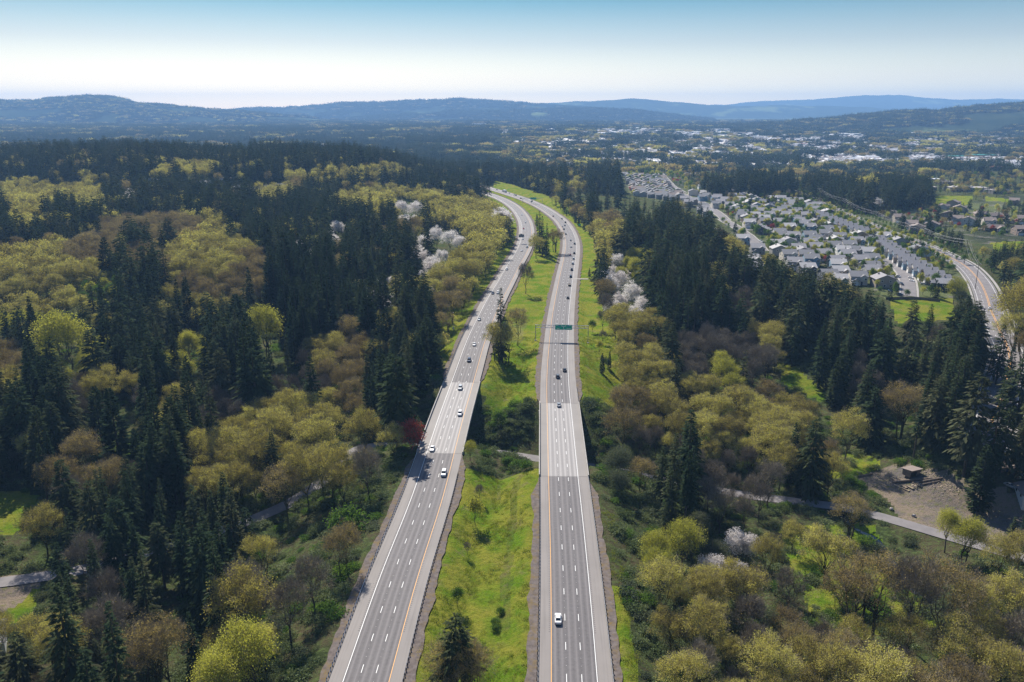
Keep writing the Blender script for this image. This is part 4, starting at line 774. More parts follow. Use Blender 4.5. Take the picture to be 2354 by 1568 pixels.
hh = np.array([Hbase[s] for s in sp])*(.62+.66*g.random(len(sp)))*(.88+.3*vnoise(X/60, Y/60))
hh *= np.where((px < 560) & (py > 1080) & (py < 1340) & (sp == 'fir_tree'), .72, 1)
hh *= np.where((px > 1400) & (px < 1760) & (py < 700) & (sp == 'fir_tree'), 1.08, 1)
hh *= np.where((px > 550) & (px < 770) & (py > 620) & (py < 880) & (sp == 'cedar_tree'), 1.3, 1)
rr = hh*np.array([Rr[s] for s in sp])
sp_space = np.array([{'fir_tree': 5.6, 'cedar_tree': 6.2, 'bare_tree': 7.0}.get(s, 8.0) for s in sp])*(1+(Y > 1100)*.25)
ok = np.ones(len(X), bool)
zc_ = (np.abs(X) < .72*(Y+60))
for zt, xf in ((0.02, 0), (.35, 0), (.75, 0), (1.0, 0), (.45, 1), (.45, -1)):
    qx, qy, _ = proj(X+xf*rr*.8, Y, Z+hh*zt); ok &= ~is_clear(qx, qy)
dR_, _ = polydist(X, Y, mid_R); dL_, _ = polydist(X, Y, mid_L); ok &= (dR_ > 14.5+rr*.6) & (dL_ > 14.5+rr*.6)
dA, _ = polydist(X, Y, art); ok &= dA > 11.5
dV, _ = polydist(X, Y, val); ok &= dV > 6.5
inf = np.zeros(len(X), bool); qx, qy, _ = proj(X, Y, Z)
for f in FIELDS+YARDS: inf |= in_poly(qx, qy, f)
ok &= ~inf
for f in TOWN: ok &= ~in_poly(qx, qy, f)
sparse = in_poly(qx, qy, [(1880, 1000), (2050, 1040), (2060, 1100), (1960, 1150), (1840, 1120)]) | in_poly(qx, qy, [(1780, 1180), (2353, 1230), (2353, 1440), (1800, 1440)]) | in_poly(qx, qy, [(640, 1230), (900, 1090), (940, 1100), (820, 1400), (700, 1568), (640, 1568)])
ok &= ~(sparse & (g.random(len(X)) > .16)); ok &= ~((dL_ < 27) & (Y < 265) & (X < 0)); ok &= ~((dR_ < 24) & (Y < 265) & (X > 0))
ok &= ~(in_poly(qx, qy, [(1120, 880), (1238, 880), (1238, 1100), (1080, 1100)]))
ok &= ~(in_poly(qx, qy, [(1300, 440), (1480, 460), (1560, 520), (1480, 560), (1400, 520), (1320, 490)]) & (g.random(len(X)) > .12))
ok &= Y > 150
# thin to a natural spacing: bigger trees win
spx = np.array([(t[1], t[2], 5.5) for t in TREES]+[(h[0], h[1], 10) for h in HS])
RW = [[(1690, 425), (1820, 425), (1835, 452), (1690, 458)], [(1840, 436), (2130, 440), (2142, 492), (2050, 500), (1900, 482), (1850, 462)], [(1612, 440), (1680, 440), (1680, 460), (1612, 460)]]
inw = np.zeros(len(X), bool)
for f in RW: inw |= in_poly(qx, qy, f)
rightf = (px > 1560) & (Y > 850) | (px > 1440) & (Y > 1500)
ok &= ~rightf | inw | (g.random(len(X)) < np.where(Y > 1100, .30, .12))
lowr = rightf & ~inw
newsp = np.array(['leafy_street_tree', 'bronze_maple_tree', 'willow_tree', 'maple_tree', 'fir_tree', 'bare_tree'], object)[np.searchsorted([.25, .4, .55, .7, .86], g.random(len(X)))]
sp = np.where(lowr, newsp, sp); hh = np.where(lowr, np.array([{'leafy_street_tree': 9, 'bronze_maple_tree': 12, 'willow_tree': 10, 'maple_tree': 12, 'fir_tree': 20, 'bare_tree': 12}.get(q, 12) for q in sp])*(.7+.6*g.random(len(X))), hh)
sp[inw & (g.random(len(X)) < .97)] = 'fir_tree'; hh = np.where(inw, 30+9*g.random(len(X)), hh)
prio = np.array([{'cherry_tree': 3., 'lime_green_tree': 2.2, 'maple_tree': 1.35, 'bronze_maple_tree': 1.2}.get(q, 1.) for q in sp])
idx = np.where(ok)[0]; idx = idx[np.argsort(-(hh[idx]*prio[idx]*(.8+.4*g.random(len(idx)))))]
cell = {}
def nearby(x, y, r):
    cx_, cy_ = int(x//10), int(y//10)
    for a in range(-1, 2):
        for b in range(-1, 2):
            for (u, v, q) in cell.get((cx_+a, cy_+b), ()):
                if (u-x)**2+(v-y)**2 < ((r+q)*.5)**2: return True
    return False
for u, v, q in spx: cell.setdefault((int(u//10), int(v//10)), []).append((u, v, q*1.6))
kept = []
for i in idx:
    if nearby(X[i], Y[i], sp_space[i]): continue
    cell.setdefault((int(X[i]//10), int(Y[i]//10)), []).append((X[i], Y[i], sp_space[i])); kept.append(i)
for i in kept: TREES.append((sp[i], float(X[i]), float(Y[i]), float(Z[i]), float(hh[i]), None))
# garden and street trees in the suburb, along the arterial road and between the streets
def sub(kind, X_, Y_, h): TREES.append((kind, X_, Y_, float(hz(X_, Y_)), h, None))
gs = np.random.default_rng(21)
def nearh(x, y, r): return (np.hypot(HXY[:, 0]-x, HXY[:, 1]-y) < r).any()
for poly, n, kinds, ks in ((SUB, 1000, ('leafy_street_tree', 'poplar_tree', 'red_leaf_tree', 'lime_green_tree', 'cedar_tree', 'bare_tree'), (.42, .28, .07, .08, .07, .08)),
                           ([(1990, 500), (2120, 480), (2400, 470), (2400, 560), (2290, 552), (2200, 560), (2100, 555)], 200, ('leafy_street_tree', 'fir_tree', 'red_leaf_tree', 'bronze_maple_tree', 'cedar_tree', 'lime_green_tree'), (.25, .35, .1, .1, .15, .05)),
                           ([(1600, 400), (1850, 440), (1900, 480), (1700, 490), (1610, 460)], 330, ('leafy_street_tree', 'fir_tree', 'poplar_tree', 'bronze_maple_tree', 'red_leaf_tree'), (.35, .2, .25, .12, .08)),
                           ([(1436, 395), (1562, 395), (1600, 450), (1450, 450)], 240, ('leafy_street_tree', 'poplar_tree', 'red_leaf_tree'), (.6, .2, .2))):
    P = np.array([flat(*p) for p in poly]); n2 = 0
    while n2 < n:
        x, y = gs.uniform(P[:, 0].min(), P[:, 0].max()), gs.uniform(P[:, 1].min(), P[:, 1].max()); n2 += .25
        if not in_poly(np.array([x]), np.array([y]), P)[0]: continue
        if nearh(x, y, 7.0) or polydist(np.array([x]), np.array([y]), art)[0][0] < 15: continue
        if min(polydist(np.array([x]), np.array([y]), q)[0][0] for q in street_lines) < 7.5: continue
        n2 += .75; k_ = kinds[np.searchsorted(np.cumsum(ks), gs.random()*.999)]
        h = {'fir_tree': 17, 'cedar_tree': 10, 'lime_green_tree': 7.5, 'bronze_maple_tree': 9, 'bare_tree': 8, 'poplar_tree': 9, 'leafy_street_tree': 8.5, 'red_leaf_tree': 5.5}[k_]*gs.uniform(.75, 1.4)
        sub(k_, x, y, h)
Sa = alen(art)
for o, step, k_ in ((-17.5, 11, 'poplar_tree'), (17, 13, 'poplar_tree'), (-14, 16, 'leafy_street_tree'), (0, 17, 'leafy_street_tree')):
    q = offset(art, o)
    for s in np.arange(430, Sa[-1]-10, step):
        x, y = np.interp(s, Sa, q[:, 0]), np.interp(s, Sa, q[:, 1])
        if y < 720 and o == 0: continue
        sub(k_, x+gs.normal()*.7, y+gs.normal()*.7, gs.uniform(5.5, 9.5))
# dark rows of conifers beyond the arterial road
for (x0, y0, x1, y1, n) in ((2150, 585, 2195, 545, 1), (2110, 575, 2190, 555, 10), (2125, 580, 2215, 560, 11), (2150, 590, 2215, 572, 9), (2275, 612, 2353, 600, 10), (2285, 600, 2353, 588, 10)):
    for i in range(n):
        t = (i+.5*gs.random())/n; x, y = flat(x0+(x1-x0)*t, y0+(y1-y0)*t); 
        if polydist(np.array([x]), np.array([y]), art)[0][0] > 14: sub('fir_tree', x, y, gs.uniform(15, 20))
print('trees', len(TREES))

# ------------------------------------------------------------------ plant the trees: the 300 of each kind that show largest are things of their own, the rest one mass per kind
WHERE = [((0, 1250, 420, 1568), 'in the lower wood below the side road'), ((420, 1230, 980, 1568), 'on the slope left of the near guardrail'), ((0, 960, 260, 1250), 'around the shaded grass bank'), ((260, 1080, 560, 1350), 'in the dark conifer plantation'),
         ((480, 880, 880, 1200), 'in the golden maple stand'), ((880, 940, 1110, 1200), 'beside the left bridge'), ((0, 690, 330, 960), 'around the huge lime-green tree'), ((330, 690, 760, 900), 'in the wood between the lime-green trees'), ((760, 640, 1120, 960), 'in the dark wood beside the left carriageway'), ((260, 880, 560, 1100), 'above the conifer plantation'),
         ((850, 440, 1240, 700), 'on the maple slope inside the left bend'), ((0, 480, 190, 700), 'in the pale woods at the left edge'), ((190, 480, 380, 700), 'in the pale band before the ridge houses'), ((380, 480, 560, 700), 'in the round pale patch of the left forest'), ((560, 480, 870, 700), 'in the wood left of the maple slope'), ((1040, 380, 1135, 470), 'in the clump where the carriageways vanish'), ((0, 380, 560, 490), 'below the long ridge of the left forest'), ((560, 380, 1040, 490), 'below the ridge near the hidden houses'), ((0, 300, 1040, 400), 'on the far ridge of the left forest'),
         ((1100, 470, 1330, 1600), 'on the grass median'), ((1330, 600, 1530, 830), 'beside the three white blossoming trees'), ((1330, 470, 1530, 620), 'on the verge below the far curve'), ((1300, 380, 1560, 500), 'in the wood left of the grey roofs'), ((1530, 480, 1700, 760), 'between the highway and the suburb'), ((1330, 760, 1600, 1010), 'in the maple wood right of the sign gantry'), ((1600, 690, 1860, 900), 'in the wood below the suburb'),
         ((1330, 1010, 1620, 1200), 'where the valley road leaves the right bridge'), ((1600, 860, 1860, 1150), 'in the brown thicket before the yard'), ((1860, 690, 2353, 880), 'in the wood before the arterial road'), ((1860, 880, 2110, 1090), 'above the timber yard and shed'), ((2110, 880, 2353, 1110), 'in the dark wood behind the garage'), ((1400, 1180, 1780, 1360), 'in the upper part of the lower thicket'), ((1400, 1360, 1780, 1568), 'in the lowest thicket beside the carriageway'), ((1780, 1180, 2353, 1400), 'around the creek meadow'), ((1780, 1400, 2353, 1600), 'at the lower edge below the creek'),
         ((1400, 330, 1700, 480), 'among the houses past the dense grey roofs'), ((1680, 390, 2130, 500), 'in the tall fir wood behind the suburb'), ((1640, 480, 1960, 620), 'among the suburban houses in rows'), ((1960, 480, 2230, 620), 'along the arterial road'), ((1900, 600, 2230, 700), 'beside the short street with parked cars'), ((2130, 540, 2353, 700), 'in the dark rows across the arterial road'), ((2090, 440, 2353, 560), 'among the brown-roofed houses')]
def where(x, y):
    for (a, b, c, d), s in WHERE:
        if a <= x <= c and b <= y <= d: return s
    return 'in the hazy distance past the bend'
rt = random.Random(9)
bykind = {}
for t in TREES: bykind.setdefault(t[0], []).append(t)
protoC = bpy.data.collections.new('forms for masses')         # sources of the masses, never linked to the scene
PINDEX = {}
def proto_index(me, name):
    if me.name not in PINDEX:
        o = bpy.data.objects.new('form_%03d' % len(PINDEX), me); protoC.objects.link(o); PINDEX[me.name] = len(PINDEX)
    return PINDEX[me.name]
def mass(name, pts, label):
    """pts rows: x, y, z, scale xy, scale z, rotation, index of form"""
    if not len(pts): return
    P = np.array(pts, float); me = bpy.data.meshes.new(name); me.vertices.add(len(P)); me.vertices.foreach_set('co', P[:, :3].astype(np.float32).ravel())
    for nm, ty, v in (('sc', 'FLOAT_VECTOR', np.stack([P[:, 3], P[:, 3], P[:, 4]], 1)), ('rot', 'FLOAT_VECTOR', np.stack([0*P[:, 5], 0*P[:, 5], P[:, 5]], 1))):
        a = me.attributes.new(nm, ty, 'POINT'); a.data.foreach_set('vector', v.astype(np.float32).ravel())
    a = me.attributes.new('form', 'INT', 'POINT'); a.data.foreach_set('value', P[:, 6].astype(np.int32)); me.update()
    o = link(name, me); tag(o, kind='stuff', label=label); md = o.modifiers.new('scatter', 'NODES'); md.node_group = scatter_nodes()
    return o
_sg = []
def scatter_nodes():
    if _sg: return _sg[0]
    t = bpy.data.node_groups.new('scatter', 'GeometryNodeTree'); t.interface.new_socket('Geometry', in_out='INPUT', socket_type='NodeSocketGeometry'); t.interface.new_socket('Geometry', in_out='OUTPUT', socket_type='NodeSocketGeometry')
    gi, go = t.nodes.new('NodeGroupInput'), t.nodes.new('NodeGroupOutput'); ip = t.nodes.new('GeometryNodeInstanceOnPoints'); ci = t.nodes.new('GeometryNodeCollectionInfo')
    ci.inputs['Collection'].default_value = protoC; ci.inputs['Separate Children'].default_value = True; ci.inputs['Reset Children'].default_value = True
    def att(n, ty): a = t.nodes.new('GeometryNodeInputNamedAttribute'); a.data_type = ty; a.inputs[0].default_value = n; return a.outputs[0]
    t.links.new(gi.outputs[0], ip.inputs['Points']); t.links.new(ci.outputs[0], ip.inputs['Instance']); ip.inputs['Pick Instance'].default_value = True
    t.links.new(att('form', 'INT'), ip.inputs['Instance Index']); t.links.new(att('sc', 'FLOAT_VECTOR'), ip.inputs['Scale'])
    e2r = t.nodes.new('FunctionNodeEulerToRotation'); t.links.new(att('rot', 'FLOAT_VECTOR'), e2r.inputs[0]); t.links.new(e2r.outputs[0], ip.inputs['Rotation'])
    t.links.new(ip.outputs[0], go.inputs[0]); _sg.append(t); return t
ORD = ('leftmost', 'second from left', 'third from left', 'fourth from left', 'fifth from left', 'sixth from left', 'seventh from left', 'eighth from left', 'ninth from left', 'tenth from left')
ROWN = ('nearest row', 'second row', 'third row', 'fourth row', 'fifth row', 'sixth row', 'seventh row', 'eighth row', 'ninth row', 'tenth row', 'eleventh row', 'twelfth row', 'thirteenth row', 'fourteenth row', 'fifteenth row')
def rank_labels(items):
    """items: (object, picture x, picture y of the foot, base label); gives every member of a patch its place in it, rows counted from the camera"""
    groups = {}
    for it in items: groups.setdefault(it[3], []).append(it)
    for lab, L in groups.items():
        if len(L) == 1: continue
        L.sort(key=lambda t: -t[2]); nr = max(1, math.ceil(len(L)/10)); per = math.ceil(len(L)/nr)
        for r_i in range(nr):
            row = sorted(L[r_i*per:(r_i+1)*per], key=lambda t: t[1])
            for k_, it in enumerate(row):
                extra = (ROWN[r_i]+', ' if nr > 1 and r_i < len(ROWN) else '')+(ORD[k_] if k_ < len(row)-1 or len(row) == 1 else 'rightmost')
                if nr > len(ROWN): continue
                it[0]['label'] = lab+', '+extra
ITEMS = []
FULL = {'fir_tree': 230, 'maple_tree': 295, 'bronze_maple_tree': 220, 'bare_tree': 220, 'cedar_tree': 150}
for kind, L in bykind.items():
    forms = PROTO[kind]; rows_ = []
    for t in L:
        px, py, d = proj(t[1], t[2], t[3]+t[4]*.6); vis = -60 < px < 2413 and py < 1640
        rows_.append((t[5] is None, -(t[4]/float(d)) if vis else 0, t, float(px), float(py)))
    rows_.sort(key=lambda r: (r[0], r[1])); left = []
    for n, (_, s, t, px, py) in enumerate(rows_):
        k2, x, y, z, h, lab = t; q = rt.randrange(len(forms)); q = 3 if lab and 'stemmed' in lab else 7 if lab and 'rising out' in lab else 2 if lab and kind == 'fir_tree' and ('spiky' in lab or 'median' in lab) else q; trm, crm, J, H, Rc = forms[q]; sc = h/H; sx = sc*rt.uniform(.88, 1.12); a = rt.random()*6.283
        if n < 295 and s < 0:
            if lab is None:
                e_, nm_ = NICE[kind]; wh = where(px, py); q4 = min(3, int((1.35-h/Hbase.get(kind, 8))*3.2)) if h/Hbase.get(kind, 8) < 1.35 else 0
                lab = '%s %s' % (nm_, wh); grp = '%ss %s' % (e_, wh)
                if len(lab.split()) > 16: lab = ' '.join(lab.split()[:16])
            else: grp = None
            if n < FULL.get(kind, 60) or t[5]:
                o = link(kind, None, None, (x, y, z), a); o.scale = (sx, sx, sc); link('trunk', trm, o); link('crown', crm, o)
            else:
                o = link(kind, J, None, (x, y, z), a); o.scale = (sx, sx, sc)
            tag(o, lab, NICE[kind][0], grp)
            if t[5] is None: ITEMS.append((o, px, float(proj(x, y, z)[1]), lab))
        else: left.append((x, y, z, sx, sc, a, proto_index(J, kind)))
    if left: mass('distant_'+kind+'s', left, NICE[kind][1].replace('tree', 'trees')+' merging into the woods')
rank_labels(ITEMS); ITEMS = []
# masses beyond the near woods: clumps on the plain and on the hills
def clump(kind, mats_, s, conif):
    g_ = np.random.default_rng(s); V, F, T, off = [], [], [], 0
    for _ in range(7):
        cx_, cy_ = g_.uniform(-15, 15, 2); 
        if conif: _, cr = conifer(int(g_.integers(999)), g_.uniform(22, 33), g_.uniform(4, 5.5), 11, 5, 1, Lk=3.4, wide=.9)
        else: _, cr = broadleaf(int(g_.integers(999)), g_.uniform(11, 17), g_.uniform(5.5, 8), tips=26, leaves=150, ll=2.6, twigs=0, clump=1.7)
        V.append(cr[0]+np.array([cx_, cy_, 0])); F.append(cr[1]+off); T.append(cr[2]); off += len(cr[0])
    return npmesh(kind, np.vstack(V), np.vstack(F), mats_, None, np.concatenate(T))
CL = {k: [proto_index(clump('clump_%s%d' % (k, i), [M[m]], 200+i*7+j, k == 'fir'), k) for i in range(3)] for j, (k, m) in enumerate((('fir', 'fir'), ('maple', 'maple'), ('bare', 'maplebrown'), ('green', 'willow')))}
gp = np.random.default_rng(5)
def plant_clumps(y0, y1, c, dens):
    X, Y = jgrid(-.75*y1, .75*y1, y0, y1, c); Z = hz(X, Y); px, py, _ = proj(X, Y, Z+10)
    n = vnoise(X/260, Y/260)*.55+vnoise(X/90+50, Y/90)*.45; out = []
    groveF = n > np.where(px < 1150, .44, .56); keepm = ((gp.random(len(X)) < np.where(px < 1250, .95, np.where(groveF, .95, .40))*dens)) & (px > -80) & (px < 2430) & ~is_clear(px, py)
    inb = np.zeros(len(X), bool)
    for bx, by, bw, bh in BLDS: inb |= (np.abs(px-bx) < bw/2+1) & (np.abs(py-by) < bh*.5+2)
    for i in np.where(keepm & ~inb)[0]:
        q = gp.random(); k_ = 'fir' if groveF[i] and q < .92 else ('maple' if q < .2 else 'bare' if q < .45 else 'green' if q < .8 else 'fir'); s = gp.uniform(.7, 1.2)
        out.append((X[i], Y[i], Z[i]-.5, s*c/26, s, gp.random()*6.28, CL[k_][gp.integers(3)]))
    return out
BLDS = []     # picture x, y (foot), width, height, colour key
for b in ((1100, 287, 32, 3, 'w'), (1010, 279, 10, 3, 'w'), (735, 337, 60, 6, 'w'), (1405, 300, 40, 4, 'w'), (1452, 303, 50, 4, 'w'), (1500, 300, 48, 4, 'b'), (1585, 307, 60, 5, 'w'), (1390, 308, 30, 4, 'b'), (1462, 292, 26, 4, 'g'), (1660, 300, 40, 4, 'w'), (1712, 309, 44, 5, 'b'), (1745, 318, 60, 5, 'w'), (1820, 321, 70, 5, 'w'), (1873, 318, 50, 4, 'b'), (1935, 306, 36, 5, 'w'), (1955, 313, 50, 6, 'w'), (1830, 334, 70, 4, 'r'), (1900, 338, 70, 4, 'b'), (1720, 333, 40, 5, 'b'), (1665, 325, 40, 5, 'w'), (1912, 362, 118, 8, 'w'), (1995, 365, 34, 5, 'o'), (2030, 370, 34, 5, 'o'), (2050, 345, 40, 6, 'b'), (2125, 360, 50, 9, 'b'), (2170, 362, 44, 8, 'w'), (2215, 367, 50, 9, 't'), (2262, 365, 60, 10, 't'), (2310, 372, 50, 6, 'b'), (2340, 378, 50, 6, 'b'), (2302, 392, 38, 9, 'r'), (2276, 384, 24, 7, 'b'), (2345, 401, 40, 8, 'p'), (2145, 422, 34, 12, 'w'), (2185, 425, 40, 8, 'b'), (2205, 441, 44, 12, 'c'), (2250, 441, 42, 11, 'c'), (2300, 446, 46, 10, 'c'), (2138, 438, 30, 9, 'c'), (1635, 392, 44, 7, 'b'), (1690, 402, 50, 6, 'b'), (1590, 405, 40, 6, 'c'), (1708, 412, 34, 8, 'w'), (1560, 352, 40, 4, 'b'), (1500, 345, 34, 4, 'c'), (1260, 330, 24, 4, 'b'), (1610, 342, 40, 4, 'c'), (2100, 330, 30, 5, 'b')): BLDS.append(b[:4])
BCOL = {'w': (.62, .62, .62), 'b': (.30, .27, .25), 'g': (.25, .27, .30), 'r': (.33, .15, .11), 't': (.03, .20, .17), 'o': (.55, .16, .07), 'p': (.42, .30, .26), 'c': (.42, .38, .35)}
BLD_KEYS = 'wwwwwbwbgwbwwbwwrbbwwoobbwttbbrbpwbccccbbcwbcbcb'
W5 = ['pale', 'brown', 'grey', 'red-roofed', 'green-roofed', 'orange-fronted', 'pinkish', 'beige']
for i, (bx, by, bw, bh) in enumerate(BLDS):
    key = BLD_KEYS[i % len(BLD_KEYS)]; x, y, z = at(bx, by); _, _, d = proj(x, y, z); w_m = bw*d/FP; h_m = max(5, bh*d/FP*.8); dp = w_m*.7 if h_m < w_m*.5 else w_m*.6
    if i < 24: dp = max(dp, 60)
    h_m = min(h_m, 14)
    o = link('commercial_building', None, None, (x, y+dp/2, z), R(rnd.uniform(-9, 9)))
    nmk = {'w': 'long white flat-roofed warehouse', 'b': 'brown flat-roofed commercial block', 'g': 'grey flat-roofed commercial block', 'r': 'red-roofed commercial building', 't': 'green-roofed shopping hall', 'o': 'low store with orange front', 'p': 'pinkish commercial building', 'c': 'beige school-like building'}[key]
    near_ = 'beyond the treetops left of the bend' if bx < 900 else 'on the plain beyond the highway bend' if bx < 1350 else 'on the plain before the hills' if by < 313 else 'in the town below the hill' if by < 350 else 'in the shopping district' if by < 405 and bx > 1850 else 'past the dense grey roofs' if bx < 1750 else 'beside the school field'
    tag(o, nmk+' '+near_, 'building', 'commercial buildings '+near_); ITEMS.append((o, bx, by, nmk+' '+near_))
    wm = bpy.data.materials.get('bwall_'+key) or mat('bwall_'+key, tuple(c*.7 for c in ({'t': (.4, .36, .3), 'r': (.45, .38, .33), 'o': (.6, .3, .2)}.get(key, BCOL[key]))), .8, var=(.05, tuple(c*.6 for c in BCOL[key]))); rm = bpy.data.materials.get('broof_'+key) or mat('broof_'+key, BCOL[key], .7, var=(.04, tuple(min(1, c*1.15) for c in BCOL[key])))
    a, b = w_m/2, dp/2
    mb = MB().box(-a, a, -b, b, -3, h_m); mb.obj('wall', wm, o)
    mb = MB().box(-a-.3, a+.3, -b-.3, b+.3, h_m, h_m+.5); mb.box(-a+.8, a-.8, -b+.8, b-.8, h_m+.5, h_m+.55)
    for _ in range(5):
        ux, uy = rnd.uniform(-a*.8, a*.8), rnd.uniform(-b*.8, b*.8); mb.box(ux-2, ux+2, uy-1.5, uy+1.5, h_m+.55, h_m+2.2)
    mb.obj('roof', rm, o)
    mb = MB(); nwin = int(w_m/7)
    for j in range(nwin):
        ux = -a+(j+.5)*w_m/nwin
        for fl in range(1 if h_m < 8 else 2): mb.box(ux-1.8, ux+1.8, -b-.08, -b-.02, 1.2+fl*4, 3.2+fl*4)
    if nwin: mb.obj('windows', M['glass'], o)
rank_labels(ITEMS); ITEMS = []
mass('distant_woods', plant_clumps(1850, 3200, 26, .8)+plant_clumps(3200, 6200, 42, .75)+plant_clumps(6200, 9500, 75, .7), 'hazy groves and tree belts spread over the plain')
hp = []
for XX, YY, ZZ, dist in HILLF:
    if dist > 12000: continue
    n = int(9000 if dist < 9000 else 6500); i = gp.integers(0, XX.shape[0]-1, n); j = gp.integers(0, 34, n); jit = gp.random((n, 2))
    for a, b, (u, v) in zip(i, j, jit):
        x = XX[a, b]*(1-u)+XX[a+1, b]*u; y = YY[a, b]*(1-v)+YY[a, b+1]*v; z = ZZ[a, b]*(1-u)*(1-v)+ZZ[a+1, b]*u*(1-v)+ZZ[a, b+1]*v*(1-u)+ZZ[a+1, b+1]*u*v
        if z < hz(x, y)-5 or vnoise(x/330, y/330) < .36: continue
        q = gp.random(); s = gp.uniform(.8, 1.2)
        hp.append((x, y, z-2, s*2.0*(1 if dist < 9000 else 1.7), s*(1 if dist < 9000 else 1.3), u*6.28, CL['fir' if q < (.72 if dist < 9000 else .9) else 'maple' if q < .85 else 'bare'][a % 3]))
mass('hillside_woods', hp, 'blue hazy forest covering the distant hills')
# small far houses past the 300 that are things
hb = MB(); hb.box(-6, 6, -5, 5, 0, 5, 0); hb.add([(-6.5, -5.5, 4.9), (6.5, -5.5, 4.9), (6.5, 5.5, 4.9), (-6.5, 5.5, 4.9), (-6.5, 0, 8), (6.5, 0, 8)], [(0, 1, 5, 4), (2, 3, 4, 5), (1, 2, 5), (3, 0, 4)], 1)
hms = [proto_index(hb.mesh('far_house%d' % i, [mat('far wall %d' % i, c1), mat('far roof %d' % i, c2, .6)]), 'h') for i, (c1, c2) in enumerate((((.5, .48, .45), (.26, .25, .26)), ((.35, .33, .32), (.42, .42, .43)), ((.4, .3, .25), (.2, .16, .14)), ((.6, .6, .6), (.6, .6, .62))))]
fp = []
for px, py in FARH:
    x, y, z = at(px, py); fp.append((x, y, z, gp.uniform(.9, 1.6), gp.uniform(.9, 1.2), gp.random()*6.28, hms[gp.integers(4)]))
for _ in range(6500):
    px, py = gp.uniform(1150, 2353), 292+92*gp.random()**.8; x, y, z = at(px, py); fp.append((x, y, z, gp.uniform(1, 2.4)*(1.3 if py < 325 else 1), gp.uniform(.9, 1.3), gp.random()*6.28, hms[gp.integers(4)]))
for _ in range(420):
    px, py = gp.uniform(0, 1200), gp.uniform(275, 318); x, y, z = at(px, py); fp.append((x, y, z, gp.uniform(1, 2), 1., gp.random()*6.28, hms[gp.integers(4)]))
mass('distant_town', fp, 'tiny roofs of the distant town scattered between trees')

# ------------------------------------------------------------------ undergrowth: brambles and bushes in the valley and on the slopes
ub = [proto_index(npmesh('bramble%d' % i, *(lambda c: (c[0]*np.array([1, 1, .8]), c[1]))(broadleaf(300+i, 2.4, 3.2, tips=46, leaves=620, ll=.55, twigs=0, base=.0, inner=.4, clump=.5)[1][:2]), [M[m]], None, np.random.default_rng(i).random(len(broadleaf(300+i, 2.4, 3.2, tips=46, leaves=620, ll=.55, twigs=0, base=.0, inner=.4, clump=.5)[1][1]))), 'b') for i, m in enumerate(('bramble', 'bramble', 'green', 'willow'))]
X, Y = jgrid(-330, 330, 130, 520, 3.0); Z = hz(X, Y); qx, qy, _ = proj(X, Y, Z)
dR_, _ = polydist(X, Y, mid_R); dL_, _ = polydist(X, Y, mid_L); dV, _ = polydist(X, Y, val); dC, _ = polydist(X, Y, crk)
dA, _ = polydist(X, Y, art); ok = (dR_ > 13.3) & (dL_ > 13.3) & (dV > 4.6) & (dC > 2.4) & (dA > 12)
inf = np.zeros(len(X), bool)
for f in YARDS+[FIELDS[0], FIELDS[4], FIELDS[5], FIELDS[6], FIELDS[13]]: inf |= in_poly(qx, qy, f)
gr = np.zeros(len(X), bool)
for f in FIELDS[8:12]: gr |= in_poly(qx, qy, f)
betw = (X < np.interp(Y, YR[:, 1], YR[:, 0])) & (X > np.interp(Y, YL[:, 1], YL[:, 0])) & ((Y < 286) | (Y > 376))
grassside = ((dR_ < 36) & (Y > 366)) | ((dR_ < 15.5) & (Y < 250)) | ((dL_ < 26) & (Y > 430))
dens = np.where(gr, .25, np.where((Y < 420) & (np.hypot(X*.3, Y-330) < 60) | (dL_ < 34) & (Y < 300) | (dR_ < 36) & (Y < 300), .95, .30))
dens = dens*np.clip(1.5*vnoise(X/13, Y/13), .35, 1)
u_ = gp.random(len(X)); ok &= ~inf & ~betw & ~grassside & (u_ < dens) & (qx > -40) & (qx < 2400)
mass('undergrowth', [(X[i], Y[i], Z[i]-.25, s:=gp.uniform(.45, 1.1), s*gp.uniform(.6, 1.2), gp.random()*6.28, ub[gp.choice(4, p=[.42, .28, .18, .12])]) for i in np.where(ok)[0]], 'brambles and low bushes matted over the valley slopes')
tb = proto_index(npmesh('tuft', *(lambda g_: kites(g_.normal(size=(46, 3))*np.array([.8, .8, .03]), g_.normal(size=(46, 3))*.35+np.array([0, 0, 1.]), .55, .12, .0, g_))(np.random.default_rng(1)), [leafmat('meadow grass blades', [(.09, .15, .015), (.17, .22, .03), (.27, .26, .08)], .35)], None, np.random.default_rng(2).random(46)), 't')
X, Y = jgrid(-120, 120, 140, 480, 1.7); Z = hz(X, Y); dR_, _ = polydist(X, Y, mid_R); dL_, _ = polydist(X, Y, mid_L)
betw = (X < np.interp(Y, YR[:, 1], YR[:, 0])) & (X > np.interp(Y, YL[:, 1], YL[:, 0])); vn = vnoise(X/6, Y/9)*.6+vnoise(X/1.9, Y/2.5)*.4
ok = (dR_ > 11.9) & (dL_ > 11.9) & ((betw & ((Y < 284) | (Y > 378))) | ((dR_ < 34) & (Y > 372) & (X > 0)) | ((dR_ < 16) & (Y < 250) & (X > 0))) & (gp.random(len(X)) < np.clip((vn-.3)*2.2, .04, .9))
mass('meadow_grass', [(X[i], Y[i], Z[i]-.03, s:=gp.uniform(.5, 1.3), s*(.4+1.0*vn[i]), gp.random()*6.28, tb) for i in np.where(ok)[0]], 'uneven tufts of grass on the median and verge')

